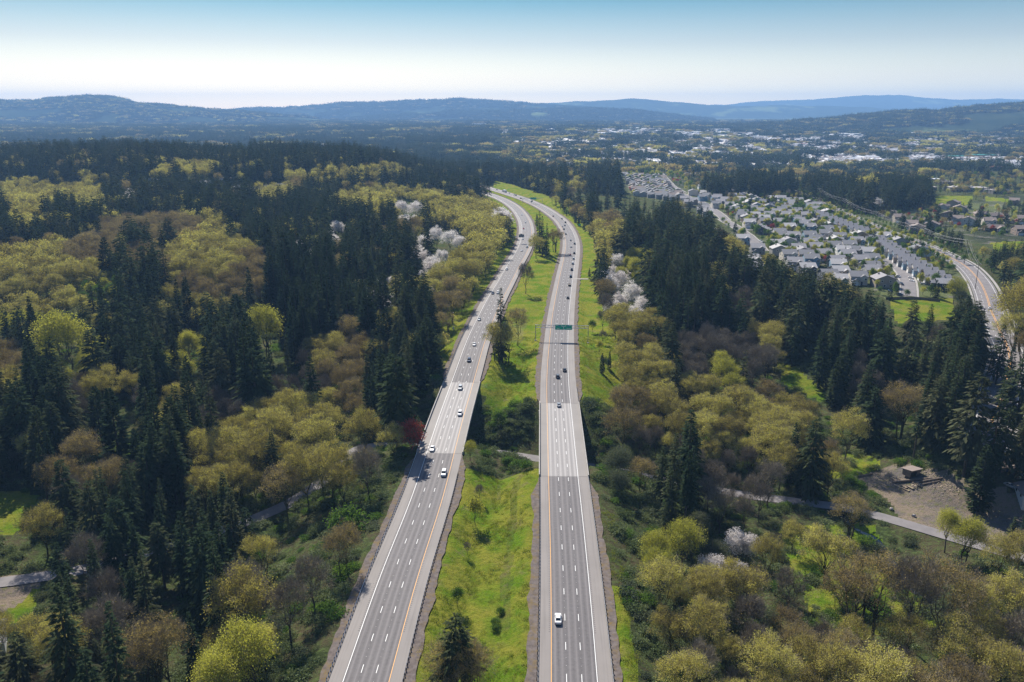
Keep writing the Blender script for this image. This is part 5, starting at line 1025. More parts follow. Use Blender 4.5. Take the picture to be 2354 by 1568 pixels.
# ------------------------------------------------------------------ houses
WALLC = {'cream': (.60, .55, .48), 'grey': (.30, .30, .29), 'blue': (.22, .33, .42), 'white': (.74, .74, .72), 'tan': (.36, .30, .24), 'navy': (.022, .035, .06), 'dark': (.09, .095, .11), 'brownw': (.26, .2, .16)}
ROOFC = {'greyr': (.235, .228, .238), 'brownr': (.19, .155, .14), 'darkr': (.17, .17, .18), 'paler': (.34, .33, .33)}
for k_, c in WALLC.items(): M[k_] = mat('siding '+k_, c, .75, var=(.9, tuple(x*.88 for x in c)))
for k_, c in ROOFC.items(): M[k_] = mat('shingle roof '+k_, c, .85, var=(1.6, tuple(x*1.25 for x in c)))
def gable(mb, x0, x1, y0, y1, z, h, axis, t=.22, ov=.5, wall=None):
    """gable roof, ridge along axis; also the wall triangles"""
    if axis == 'x':
        ym = (y0+y1)/2; sl_ = h/((y1-y0)/2)
        for s in (0, 1):
            ya = y0-ov if s == 0 else y1+ov; za = z-ov*sl_
            P = [(x0-ov, ya, za), (x1+ov, ya, za), (x1+ov, ym, z+h), (x0-ov, ym, z+h)]; mb.add(P+[(a, b, c+t) for a, b, c in P], [(0, 1, 2, 3), (7, 6, 5, 4), (0, 4, 5, 1), (1, 5, 6, 2), (3, 2, 6, 7), (0, 3, 7, 4)])
        if wall is not None: wall.add([(x0, y0, z), (x0, y1, z), (x0, ym, z+h), (x1, y0, z), (x1, y1, z), (x1, ym, z+h)], [(0, 2, 1), (3, 4, 5)])
    else:
        xm = (x0+x1)/2; sl_ = h/((x1-x0)/2)
        for s in (0, 1):
            xa = x0-ov if s == 0 else x1+ov; za = z-ov*sl_
            P = [(xa, y0-ov, za), (xa, y1+ov, za), (xm, y1+ov, z+h), (xm, y0-ov, z+h)]; mb.add(P+[(a, b, c+t) for a, b, c in P], [(0, 1, 2, 3), (7, 6, 5, 4), (0, 4, 5, 1), (1, 5, 6, 2), (3, 2, 6, 7), (0, 3, 7, 4)])
        if wall is not None: wall.add([(x0, y0, z), (x1, y0, z), (xm, y0, z+h), (x0, y1, z), (x1, y1, z), (xm, y1, z+h)], [(0, 1, 2), (3, 5, 4)])
def win(mbf, mbg, x, y, z, w_, h_, side):
    """window on a wall facing -y/+y/-x/+x"""
    for mb, e, d in ((mbf, .1, .05), (mbg, -.05, .075)):
        a, b = w_/2+e, h_/2+e
        if side in ('-y', '+y'):
            s = -1 if side == '-y' else 1; mb.box(x-a, x+a, min(y, y+s*d), max(y, y+s*d), z-b, z+b)
        else:
            s = -1 if side == '-x' else 1; mb.box(min(x, x+s*d), max(x, x+s*d), y-a, y+a, z-b, z+b)
HCACHE = {}
def house_meshes(form, wallm, roofm):
    key = (form, wallm, roofm)
    if key in HCACHE: return HCACHE[key]
    W_, R_, Gd, D_ = MB(), MB(), MB(), MB(); wins = []; chim = None
    def addwin(*a): f, g_ = MB(), MB(); win(f, g_, *a); wins.append((f, g_))
    if form in ('two', 'deep'):
        w2, d2 = (5.2, 6.2) if form == 'two' else (4.7, 6.6)
        W_.box(-w2, w2, -d2, d2, -2, 5.6); gable(R_, -w2, w2, -d2, d2, 5.6, 2.6, 'y' if form == 'deep' else 'x', wall=W_)
        W_.box(-w2+.3, .2, -d2-2.6, -d2+.01, -2, 4.9 if form == 'deep' else 2.9); gable(R_, -w2+.3, .2, -d2-2.6, -d2+1.5, 4.9 if form == 'deep' else 2.9, 1.5, 'y', ov=.35, wall=W_)
        if form == 'two': W_.box(.6, w2-.4, -d2-.9, -d2+.01, 2.9, 5.4); gable(R_, .6, w2-.4, -d2-.9, -d2+3, 5.4, 1.3, 'y', ov=.3, wall=W_)
        Gd.box(-w2+.8, -.3, -d2-2.66, -d2-2.6, -.0, 2.2); D_.box(1.2, 2.2, -d2-.06, -d2, 0, 2.2)
        addwin(w2-1.5, -d2-(.9 if form == 'two' else 0), 4.1, 1.5, 1.3, '-y')
        if form == 'deep': addwin(-w2/2+.2, -d2-2.6, 3.8, 1.8, 1.1, '-y')
        for yy in (-d2*.45, d2*.4):
            for sd, xx in (('-x', -w2), ('+x', w2)): addwin(xx, yy, 4.2, 1.1, 1.2, sd)
        addwin(-w2, d2*.1, 1.4, 1.2, 1.3, '-x'); addwin(w2, -d2*.1, 1.4, 1.2, 1.3, '+x')
        for xx in (-w2*.5, w2*.5): addwin(xx, d2, 4.2, 1.4, 1.2, '+y')
        chim = (w2*.55, d2*.35, 8.6)
    elif form == 'ranch':
        W_.box(-8, 8, -4.5, 4.5, -2, 2.9); gable(R_, -8, 8, -4.5, 4.5, 2.9, 2.4, 'x', ov=.7, wall=W_); W_.box(2.2, 8.0, -8.2, -4.49, -2, 2.7); gable(R_, 2.2, 8.0, -8.2, 0, 2.7, 1.9, 'y', ov=.6, wall=W_)
        Gd.box(2.9, 7.4, -8.26, -8.2, 0, 2.2); D_.box(.2, 1.2, -4.56, -4.5, 0, 2.1)
        for xx in (-6, -3): addwin(xx, -4.5, 1.5, 1.6, 1.2, '-y')
        addwin(-8, 0, 1.5, 1.4, 1.1, '-x'); addwin(8, 1, 1.5, 1.4, 1.1, '+x'); chim = (-3, 1, 6.2)
    C_ = MB(); C_.box(chim[0]-.5, chim[0]+.5, chim[1]-.4, chim[1]+.4, 3, chim[2])
    HCACHE[key] = dict(wall=W_.mesh('wall', M[wallm]), roof=R_.mesh('roof', M[roofm]), garage_door=Gd.mesh('garage_door', M['winframe']), door=D_.mesh('door', M['navy']), chimney=C_.mesh('chimney', M['concrete']), wins=[(f.mesh('window', M['winframe']), g_.mesh('pane', M['glass'])) for f, g_ in wins])
    return HCACHE[key]
COLN = {'cream': 'cream', 'grey': 'grey', 'blue': 'blue', 'white': 'white', 'tan': 'tan', 'navy': 'dark navy', 'dark': 'charcoal', 'brownw': 'brown'}
def put_house(x, y, ang, form, wm, rm, lab, grp, detail=True, z=None, sc=1.0):
    h = house_meshes(form, wm, rm); o = link('house', None, None, (x, y, float(hz(x, y))+.1 if z is None else z), ang); o.scale = (sc, sc, sc); tag(o, lab, 'house', grp)
    link('wall', h['wall'], o); r_o = link('roof', h['roof'], o)
    if detail:
        link('chimney', h['chimney'], r_o); link('garage_door', h['garage_door'], o); link('door', h['door'], o)
        for f, g_ in h['wins']: fo = link('window', f, o); link('pane', g_, fo)
    return o
hr = random.Random(4)
def hwhere(px, py, st):
    if st == 'left': return 'in the left forest below the ridge'
    if st == 'far': return 'in the far suburb beyond the highway bend' if px < 1700 else 'in the far suburb behind the fir wood'
    if st == 'greyroof': return 'in the tight cluster of grey roofs'
    if st == 'brown': return 'across the arterial road near the school field'
    if st and st.startswith('deep'): return 'in the long row along the arterial road'
    if py < 490: return 'in the upper suburb near the fir wood'
    if py < 540: return 'in the middle streets of the suburb'
    if py < 600: return 'in the staggered rows at the suburb centre'
    return 'at the lower edge of the suburb'
rown = 0; HGRP = {}
for n, (x, y, a, sty) in enumerate(HS):
    px, py, _ = proj(x, y, 0); fr = 'two'; sc = 1.22
    if sty is None: wm, rm = hr.choice(('cream', 'grey', 'blue', 'white', 'tan', 'cream', 'dark')), hr.choice(('greyr', 'greyr', 'darkr', 'paler'))
    elif sty.startswith('deep'):
        rown += 1; fr = 'deep'; wm = {'0': 'cream', '1': 'blue', '2': 'tan', '3': 'grey', '4': 'blue', '9': 'navy'}[sty[4]]; rm = 'greyr' if sty[4] != '9' else 'paler'; sc = 1.12
    elif sty == 'dark': wm, rm, sc = 'dark', 'greyr', 1.0
    elif sty == 'brown': fr = hr.choice(('two', 'ranch', 'two')); wm, rm, sc = hr.choice(('brownw', 'tan', 'cream')), 'brownr', 1.25
    elif sty == 'greyroof': wm, rm, sc = hr.choice(('grey', 'tan', 'cream')), hr.choice(('darkr', 'darkr', 'brownr')), 1.1
    elif sty == 'far': fr = hr.choice(('two', 'ranch')); wm, rm = hr.choice(('cream', 'grey', 'white', 'tan')), hr.choice(('greyr', 'darkr', 'brownr', 'paler'))
    else: fr = 'ranch'; wm, rm = 'grey', 'paler'; sc = 1.2
    wh = hwhere(px, py, sty); ft = {'two': 'two-storey', 'deep': 'two-storey gabled', 'ranch': 'low'}[fr]
    lab = '%s %s house %s' % (COLN[wm], ft.replace('two-storey gabled', 'gabled'), wh)
    if sty and sty[4:] == '9': lab = 'dark navy house at the near end of the row along the arterial road'; grp = None
    else: grp = 'houses '+wh
    ho = put_house(x, y, a, fr, wm, rm, lab, grp, detail=y < 1150, sc=sc)
    if grp: ITEMS.append((ho, float(px), float(py), lab))
rank_labels(ITEMS); ITEMS = []
# houses seen in part at the picture's edges
x, y, z = at(2300, 1092); o = put_house(x+2, y+6, R(8), 'ranch', 'brownw', 'brownr', 'brown house with white garage door in deep shade past the big conifer', None, z=z)
x, y, z = at(2362, 1165); o = put_house(x+4, y+2, R(75), 'two', 'white', 'brownr', 'pale blue-white two-storey house beside the parked silver car', None, z=z)
x, y, z = at(-28, 1500); o = put_house(x-1.5, y+2, R(28), 'two', 'white', 'darkr', 'white house with grey roof at the lower corner of the wood', None, z=z-1)
# the open shed
x, y, z = at(2093, 1092); sh = link('timber_shed', None, None, (x, y, z), R(22)); tag(sh, 'small weathered shed with slanted roof and open front in the timber yard', 'shed')
mb = MB().box(-2.6, 2.6, 1.9, 2.05, 0, 2.6); mb.box(-2.6, -2.45, -2, 1.9, 0, 2.7); mb.box(2.45, 2.6, -2, 1.9, 0, 2.7); mb.box(.8, 2.45, -2.0, -1.85, 0, 2.8); mb.box(-2.45, .8, -2, -1.85, 2.2, 2.9); mb.obj('wall', M['wood'], sh)
MB().add([(-3.1, -2.9, 3.3), (3.1, -2.9, 3.3), (3.1, 2.7, 2.5), (-3.1, 2.7, 2.5), (-3.1, -2.9, 3.5), (3.1, -2.9, 3.5), (3.1, 2.7, 2.7), (-3.1, 2.7, 2.7)], [(3, 2, 1, 0), (4, 5, 6, 7), (0, 1, 5, 4), (1, 2, 6, 5), (2, 3, 7, 6), (3, 0, 4, 7)]).obj('roof', M['brownr'], sh)
MB().box(-2.44, 2.44, -1.7, 1.88, .02, .06).obj('floor_board', M['wood'], sh)
def put_log(p, q, r, lab):
    a, b = at(*p), at(*q); o = MB().tube([(a[0], a[1], a[2]+r), ((a[0]+b[0])/2, (a[1]+b[1])/2, (a[2]+b[2])/2+r*1.2), (b[0], b[1], b[2]+r)], r, r*.8, 10).obj('log', mat('log bark', (.13, .10, .08), .95, var=(1.5, (.22, .18, .14)))); tag(o, lab, 'log', 'long logs in the timber yard')
put_log((2051, 1111), (2144, 1102), .55, 'longest felled log lying before the open shed'); put_log((2096, 1113), (2166, 1101), .45, 'second felled log lying behind the firewood pile'); put_log((2115, 1116), (2160, 1107), .3, 'thin felled pole beside the second log')
put_log((1955, 1100), (2004, 1091), .35, 'mossy log at the far end of the gravel yard')
for i, (px, py) in enumerate(((2056, 1101), (2070, 1101), (2065, 1118), (2078, 1118), (2093, 1120), (2083, 1125))):
    x, y, z = at(px, py); o = link('raised_bed_frame', None, None, (x, y, z), R(10+3*i)); mb = MB(); tag(o, 'pale lumber frame %s' % ('behind the long logs, left one', 'behind the long logs, right one', 'before the long logs, leftmost', 'before the long logs, second from left', 'before the long logs beside the firewood pile', 'lying alone nearest the camera before the long logs')[i], 'lumber frame', 'lumber frames by the logs')
    for a in ((-.85, .85, -1.6, -1.5), (-.85, .85, 1.5, 1.6)): MB().box(a[0], a[1], a[2], a[3], 0, .25).obj('end_board', M['lumber'], o)
    for a in ((-.85, -.75, -1.5, 1.5), (.75, .85, -1.5, 1.5)): MB().box(a[0], a[1], a[2], a[3], 0, .25).obj('side_board', M['lumber'], o)
    MB().box(-.74, .74, -1.49, 1.49, .02, .12).obj('soil', M['dirt'], o)
x, y, z = at(2110, 1116); mb = MB()
for _ in range(90):
    a, b, c_ = rnd.gauss(0, 1.3), rnd.gauss(0, .7), 0; zz = max(.15, 1.1-.35*abs(a)-.6*abs(b)); t = rnd.random()*3.14; zz *= rnd.random(); mb.tube([(a-.25*math.cos(t), b-.25*math.sin(t), zz+.12), (a+.25*math.cos(t), b+.25*math.sin(t), zz+.14)], .12, .12, 6)
o = mb.obj('firewood_pile', M['lumber']); o.location = (x, y, z); tag(o, 'heap of split firewood at the end of the logs', 'firewood pile'); o['kind'] = 'stuff'
for px, py, lb in ((2048, 1172, 'pale boulder on the grass strip left of the yard entrance'), (2099, 1187, 'brownish boulder on the grass right of the yard entrance')):
    x, y, z = at(px, py); bm_ = MB(); g_ = np.random.default_rng(int(px)); vs = []; 
    for i in range(5):
        for j in range(8):
            a, b = i/4*math.pi, j/8*2*math.pi; r = .75*(.8+.4*g_.random()); vs.append((r*math.sin(a)*math.cos(b), r*math.sin(a)*math.sin(b)*.8, r*math.cos(a)*.9+.4))
    bm_.add(vs, [(i*8+j, i*8+(j+1) % 8, (i+1)*8+(j+1) % 8, (i+1)*8+j) for i in range(4) for j in range(8)]); o = bm_.obj('boulder', mat('boulder '+str(px), (.5, .45, .42), .9)); o.location = (x, y, z); tag(o, lb, 'boulder')
mb = MB(); g_ = np.random.default_rng(8)
for (px, py, n_, sp_) in ((2140, 1095, 60, 3.0), (2055, 1112, 26, 1.6), (2150, 1112, 50, 2.6), (2010, 1100, 20, 3), (2190, 1125, 40, 4)):
    cx_, cy_, cz_ = at(px, py)
    for _ in range(n_):
        a, b = cx_+g_.normal()*sp_, cy_+g_.normal()*sp_*.6; c_ = float(hz(a, b)); t = g_.random()*3.14; l = .15+.5*g_.random()**2; mb.tube([(a-l*math.cos(t), b-l*math.sin(t), c_+.12), (a+l*math.cos(t), b+l*math.sin(t), c_+.1+.25*g_.random())], .1, .07, 5)
tag(mb.obj('wood_debris', M['lumber']), kind='stuff', label='broken branches and wood chunks strewn round the shed and logs')
# fence at the end of the short street and wall along the row
for P_, lb, cl, hgt in (([(2036, 688), (2110, 687), (2160, 690)], 'dark board fence between the short street and the green field', 'post', 1.9), ([(1880, 494), (2010, 548), (2100, 600), (2180, 652), (2200, 672)], 'long dark hedge-like fence behind the row along the arterial road', 'post', 1.8)):
    q = spline([flat(*p) for p in P_], 6); fo = link('board_fence', None, None, (q[0][0], q[0][1], 0)); tag(fo, lb, 'fence'); mb = MB(); N = normals(q)
    for i in range(len(q)-1):
        a, b = q[i]-q[0], q[i+1]-q[0]; za, zb = float(hz(*q[i])), float(hz(*q[i+1])); n = N[i]*.04
        mb.add([(a[0]-n[0], a[1]-n[1], za), (b[0]-n[0], b[1]-n[1], zb), (b[0]-n[0], b[1]-n[1], zb+hgt), (a[0]-n[0], a[1]-n[1], za+hgt), (a[0]+n[0], a[1]+n[1], za), (b[0]+n[0], b[1]+n[1], zb), (b[0]+n[0], b[1]+n[1], zb+hgt), (a[0]+n[0], a[1]+n[1], za+hgt)], [(0, 1, 2, 3), (7, 6, 5, 4), (3, 2, 6, 7), (0, 3, 7, 4), (1, 5, 6, 2)])
    mb.obj('board_panel', M['wood'], fo)
    for i in range(0, len(q), 2): a = q[i]-q[0]; zz = float(hz(*q[i])); MB().box(a[0]-.08, a[0]+.08, a[1]-.08, a[1]+.08, zz-.2, zz+hgt+.15).obj('post', M[cl], fo)

# ------------------------------------------------------------------ vehicles
def loft(sections):
    """sections: (y, half width, z bottom, z side, z top, top half width) -> body shell"""
    vs = []; 
    for (y, hw, zb, zs, zt, tw) in sections:
        vs += [(-hw*.92, y, zb), (-hw, y, (zb+zs)/2), (-hw*.97, y, zs), (-tw, y, zt), (tw, y, zt), (hw*.97, y, zs), (hw, y, (zb+zs)/2), (hw*.92, y, zb)]
    n = 8; fs = [(i*n+j, (i+1)*n+j, (i+1)*n+(j+1) % n, i*n+(j+1) % n) for i in range(len(sections)-1) for j in range(n)]
    fs += [tuple(range(n))[::-1][::-1], tuple(range((len(sections)-1)*n, len(sections)*n))[::-1]]
    return vs, fs
VFORM = {  # front at -y: body sections, cabin glass (y0,y1,y2,y3 base front, roof front, roof rear, base rear), width, heights, wheel positions
 'sedan': dict(L=4.7, body=[(-2.35, .72, .35, .55, .62, .6), (-2.2, .86, .25, .62, .74, .7), (-1.0, .91, .22, .78, .92, .78), (1.55, .91, .22, .85, .98, .78), (2.2, .86, .28, .85, .96, .72), (2.35, .78, .38, .75, .86, .66)], cab=(-.95, -.25, 1.0, 1.75), zc=.93, zr=1.43, tw=.56, bw=.76),
 'suv': dict(L=4.75, body=[(-2.35, .78, .4, .7, .8, .66), (-2.2, .92, .3, .8, .95, .76), (-1.15, .95, .28, .95, 1.08, .82), (2.1, .95, .28, 1.0, 1.1, .82), (2.36, .88, .4, .95, 1.05, .76)], cab=(-1.1, -.45, 1.95, 2.3), zc=1.08, zr=1.72, tw=.66, bw=.8),
 'pickup': dict(L=5.6, body=[(-2.8, .82, .45, .8, .9, .7), (-2.6, .96, .35, .9, 1.05, .8), (-1.5, .98, .32, 1.0, 1.15, .84), (.75, .98, .32, 1.05, 1.15, .84), (.8, .98, .4, .9, .92, .8), (2.75, .96, .45, .9, .92, .8)], cab=(-1.4, -.75, .45, .75), zc=1.14, zr=1.82, tw=.68, bw=.82),
 'van': dict(L=5.0, body=[(-2.5, .8, .35, .75, .9, .7), (-2.3, .96, .3, .9, 1.05, .8), (-1.7, .98, .28, 1.0, 1.15, .85), (2.4, .98, .28, 1.1, 1.2, .86), (2.5, .94, .35, 1.0, 1.15, .82)], cab=(-1.7, -.9, 2.2, 2.45), zc=1.16, zr=2.0, tw=.74, bw=.84)}
VM = {}
def vehicle_meshes(form, pm):
    if (form, pm) in VM: return VM[(form, pm)]
    f = VFORM[form]; vs, fs = loft(f['body']); b = MB().add(vs, [q[::-1] for q in fs]); a0, a1, a2, a3 = f['cab']; zc, zr, tw, bw = f['zc'], f['zr'], f['tw'], f['bw']
    # roof and pillars are body coloured, the glasshouse sits inside them
    b.box(-tw, tw, a1-.02, a2+.02, zr-.05, zr+.03)
    for sx in (-1, 1):
        for (ya, za, yb, zb_) in ((a0, zc, a1, zr), (a3, zc, a2, zr)): b.tube([(sx*bw*.97, ya, za-.02), (sx*tw, yb, zb_-.02)], .045, .045, 4)
        b.tube([(sx*(bw*.99), (a1+a2)/2, zc), (sx*(tw+.01), (a1+a2)/2, zr)], .035, .035, 4)
        b.box(sx*(bw+.04) if sx > 0 else -bw-.22, bw+.22 if sx > 0 else -bw-.04, a0+.12, a0+.26, zc-.03, zc+.12)
    if form == 'pickup': b.box(-.98, -.88, .8, 2.75, .9, 1.12); b.box(.88, .98, .8, 2.75, .9, 1.12); b.box(-.88, .88, 2.65, 2.75, .9, 1.12)
    gl = MB().add([(-bw*.95, a0, zc-.03), (bw*.95, a0, zc-.03), (bw*.95, a3, zc-.03), (-bw*.95, a3, zc-.03), (-tw*.96, a1, zr-.04), (tw*.96, a1, zr-.04), (tw*.96, a2, zr-.04), (-tw*.96, a2, zr-.04)], [(3, 2, 1, 0), (4, 5, 6, 7), (0, 1, 5, 4), (1, 2, 6, 5), (2, 3, 7, 6), (3, 0, 4, 7)])
    hwf = f['body'][1][1]; ys, ye = f['body'][0][0], f['body'][-1][0]; zl = f['body'][0][3]; zl2 = f['body'][-1][3]
    hl = MB().box(-.16, .16, -.04, .12, -.07, .07); tl = MB().box(-.13, .13, -.12, .04, -.09, .09)
    w1 = MB().tube([(-.11, 0, 0), (.11, 0, 0)], .33, .33, 14); rm = MB().tube([(-.12, 0, 0), (.12, 0, 0)], .2, .2, 10)
    pm_ = M[pm]; d = dict(body=b.mesh('body', pm_), glass=gl.mesh('windows', M['glass']), head=hl.mesh('headlight', M['headlight']), tail=tl.mesh('tail_light', M['taillight']), wheel=w1.mesh('wheel', M['tyre']), rim=rm.mesh('rim', M['rim']), plate=MB().box(-.2, .2, -.01, .01, -.07, .07).mesh('licence_plate', M['winframe']),
                           hp=(hwf*.74, ys+.08, zl-.02), tp=(f['body'][-1][1]*.8, ye-.02, zl2-.03), wy=(ys+.85, ye-.85), wx=f['body'][2][1]-.08)
    bb, gg = b, gl; o = len(bb.v); full = MB(); full.add(bb.v, bb.f, 0); full.add(gg.v, gg.f, 1)
    VM[(form, pm)] = d; return d
for nm_, c, me_ in (('white', (.72, .72, .72), 0), ('silver', (.42, .44, .46), .4), ('greyc', (.12, .125, .13), .3), ('black', (.012, .012, .014), 0), ('darkblue', (.015, .03, .07), .2), ('redc', (.35, .02, .02), 0), ('maroon', (.10, .015, .02), 0), ('bluec', (.05, .12, .25), .2), ('pink', (.35, .12, .14), 0)):
    M['car_'+nm_] = paint('car paint '+nm_, c, me_)
CN = {'white': 'white', 'silver': 'silver', 'greyc': 'grey', 'black': 'black', 'darkblue': 'dark blue', 'redc': 'red', 'maroon': 'dark red', 'bluec': 'blue', 'pink': 'dusty red'}
CATN = {'sedan': 'car', 'suv': 'car', 'pickup': 'pickup truck', 'van': 'van'}
def put_car(form, col, x, y, z, ang, lab, grp, detail=True):
    d = vehicle_meshes(form, 'car_'+col); nm = {'sedan': 'car', 'suv': 'suv', 'pickup': 'pickup_truck', 'van': 'van'}[form]
    o = link(nm, None, None, (x, y, z), ang); tag(o, lab, CATN[form], grp)
    link('body', d['body'], o); link('windows', d['glass'], o)
    for sx in (-1, 1):
        for yy in d['wy']: w_o = link('wheel', d['wheel'], o, (sx*d['wx'], yy, .33)); (link('rim', d['rim'], w_o) if detail else 0)
        if detail:
            link('headlight', d['head'], o, (sx*d['hp'][0], d['hp'][1], d['hp'][2])); link('tail_light', d['tail'], o, (sx*d['tp'][0], d['tp'][1], d['tp'][2]))
    if detail: link('licence_plate', d['plate'], o, (0, d['tp'][1]+.03, d['tp'][2]-.15))
    return o
LC = [(1021, 1090, 'suv', 'white', 'white SUV nearest the camera on the left carriageway, just past the bridge'), (996.7, 1033, 'sedan', 'white', 'white sedan on the near end of the left bridge'), (1060, 952.5, 'suv', 'white', 'white SUV on the left bridge beside the yellow line'), (1056.6, 893.4, 'suv', 'silver', 'silver SUV with dark windscreen entering the far end of the left bridge'), (1080.8, 830, 'suv', 'darkblue', 'dark blue SUV beyond the left bridge'), (1090.7, 793.2, 'sedan', 'white', 'white sedan ahead of the dark blue SUV beside the median firs'), (1102.4, 735.5, 'sedan', 'silver', 'silver car alone left of the tall median fir'), (1130, 675.3, 'sedan', 'darkblue', 'dark car paired with a white one before the median bare tree'), (1143.4, 674.3, 'suv', 'white', 'white SUV paired with a dark car before the median bare tree'),
      (1164.2, 620.1, 'suv', 'white', 'white SUV alone in the slow lane below the cantilever sign'), (1197, 577.4, 'sedan', 'white', 'white car next to the silver-blue one under the cantilever sign'), (1208.7, 569.3, 'suv', 'silver', 'silver-blue SUV beside the yellow line under the cantilever sign'), (1197.8, 550.5, 'sedan', 'white', 'white car directly below the cantilever sign'), (1202.5, 526.5, 'sedan', 'redc', 'red car on the left carriageway above the cantilever sign'), (1205.3, 512.5, 'suv', 'white', 'white SUV above the red car on the bend'), (1197.4, 495, 'sedan', 'white', 'farthest white car on the bend of the left carriageway')]
RC = [(1277.7, 1424, 'sedan', 'white', 'white sedan seen from behind, nearest on the right carriageway'), (1283.5, 932, 'sedan', 'silver', 'silver car at the far end of the right bridge'), (1282.1, 866.7, 'suv', 'greyc', 'dark SUV in the middle lane below the sign gantry'), (1298.5, 852, 'sedan', 'black', 'black car in the right lane below the sign gantry'), (1307.1, 685.9, 'sedan', 'black', 'black car above the sign gantry, alone in its lane'), (1312.6, 656.5, 'pickup', 'black', 'black pickup truck carrying a load past the concrete apron'), (1308.5, 637.4, 'suv', 'darkblue', 'dark blue SUV beside a black car at the concrete apron'), (1318.7, 635.7, 'sedan', 'black', 'black car beside the dark blue SUV at the concrete apron'), (1309.8, 621.2, 'pickup', 'darkblue', 'dark blue pickup truck ahead of the pair at the apron'), (1313.1, 607, 'van', 'white', 'white van in the middle lane of the right carriageway'), (1314.4, 595.5, 'suv', 'white', 'white SUV ahead of the white van'), (1306.4, 586.4, 'sedan', 'pink', 'dusty red car beside the yellow line'), (1323.7, 583.3, 'suv', 'black', 'black SUV in the outer lane right of the dusty red car'), (1315, 568.6, 'sedan', 'white', 'white car in the middle lane entering the bend'), (1321.5, 561.3, 'suv', 'greyc', 'grey SUV in the outer lane entering the bend'), (1313.8, 553.4, 'sedan', 'silver', 'silver car in the middle lane on the bend'),
      (1298.9, 539, 'sedan', 'black', 'black car in the inner lane on the bend'), (1293.7, 528.1, 'suv', 'greyc', 'grey SUV lowest of a bunch of four on the bend'), (1290, 521.6, 'sedan', 'white', 'white car on the inside of a bunch of four'), (1295.6, 519.2, 'suv', 'silver', 'silver SUV on the outside of a bunch of four'), (1296.8, 512.3, 'suv', 'black', 'dark SUV leading the bunch of four on the bend'), (1288.4, 503.9, 'sedan', 'greyc', 'grey car in the outer lane past the bunch'), (1268.4, 498.1, 'sedan', 'maroon', 'dark red car alone below the far sign gantry'), (1224.3, 463.2, 'suv', 'black', 'black SUV right under the far sign gantry'), (1221, 465.1, 'sedan', 'greyc', 'grey car beside the black SUV under the far gantry'), (1197.4, 457.2, 'suv', 'darkblue', 'dark car left of the far gantry post'), (1191.8, 449.9, 'suv', 'black', 'dark SUV between the far gantry and the truck'), (1182, 449, 'sedan', 'silver', 'silver car between the far gantry and the truck'), (1178.1, 445.1, 'sedan', 'white', 'white car closest behind the truck group'), (1168.5, 441.7, 'sedan', 'black', 'black car right behind the semi truck'), (1153, 436.5, 'sedan', 'bluec', 'blue car ahead of the semi truck')]
for lst, P, rev in ((LC, YL, True), (RC, YR, False)):
    for px, py, fm, cl, lb in lst:
        x, y = flat(px, py-.5, .3); dd_ = np.hypot(P[:, 0]-x, P[:, 1]-y); i = min(max(int(np.argmin(dd_)), 2), len(P)-3); t = P[i+2]-P[i-2]
        # snap to the nearest lane
        g_ = -1 if rev else 1; N = normals(P)[i]; off = ((x-P[i][0])*N[0]+(y-P[i][1])*N[1])*g_; lane = min(2, max(0, round(off/LW-.5))); o2 = (lane+.5)*LW
        x += N[0]*g_*(o2-off); y += N[1]*g_*(o2-off)
        dx, dy = (-t if rev else t); a = math.atan2(dy, dx)+math.pi/2        # the model's front is -y
        c_o = put_car(fm, cl, x, y, .02, a, lb, 'cars on the left carriageway' if rev else 'cars on the right carriageway', detail=y < 900)
        if 'carrying a load' in lb: MB().box(-.8, .8, .95, 2.6, .95, 1.6).obj('load', M['lumber'], c_o)
# semi truck
x, y = flat(1160.5, 441.2, .5); i = int(np.argmin(np.hypot(YR[:, 0]-x, YR[:, 1]-y))); i = min(i, len(YR)-3); t = YR[i+2]-YR[i-2]; N = normals(YR)[i]; x, y = YR[i][0]+N[0]*9.1, YR[i][1]+N[1]*9.1
o = link('semi_truck', None, None, (x, y, 0), math.atan2(t[1], t[0])+math.pi/2); tag(o, 'semi truck with long white box trailer on the far bend', 'truck')
MB().box(-1.28, 1.28, -5.5, 9.5, 1.15, 4.1).obj('trailer', paint('trailer white', (.75, .75, .74)), o)
mb = MB().box(-1.2, 1.2, -10, -7, .9, 2.2, taper=.1); mb.box(-1.2, 1.2, -8.4, -6.1, .9, 3.7, taper=.15); cabo = mb.obj('cab', M['car_bluec'], o); MB().box(-1.0, 1.0, -8.45, -8.3, 2.3, 3.2).obj('windscreen', M['glass'], cabo)
MB().box(-.5, .5, -9.5, 9.3, .7, 1.1).obj('chassis', M['black'], o)
wm_ = MB().tube([(-.25, 0, 0), (.25, 0, 0)], .52, .52, 14).mesh('wheel', M['tyre'])
for yy in (-9.2, -6.4, -5.1, 7.2, 8.5):
    for sx in (-1, 1): link('wheel', wm_, o, (sx*1.0, yy, .52))
x, y = flat(2274, 710, 0); i = int(np.argmin(np.hypot(art[:, 0]-x, art[:, 1]-y))); t = art[min(i+1, len(art)-1)]-art[i-1]; put_car('sedan', 'white', x, y, float(zart[i])+.02, math.atan2(t[1], t[0])-math.pi/2+math.pi, 'white car driving on the arterial road beside the painted median', None)
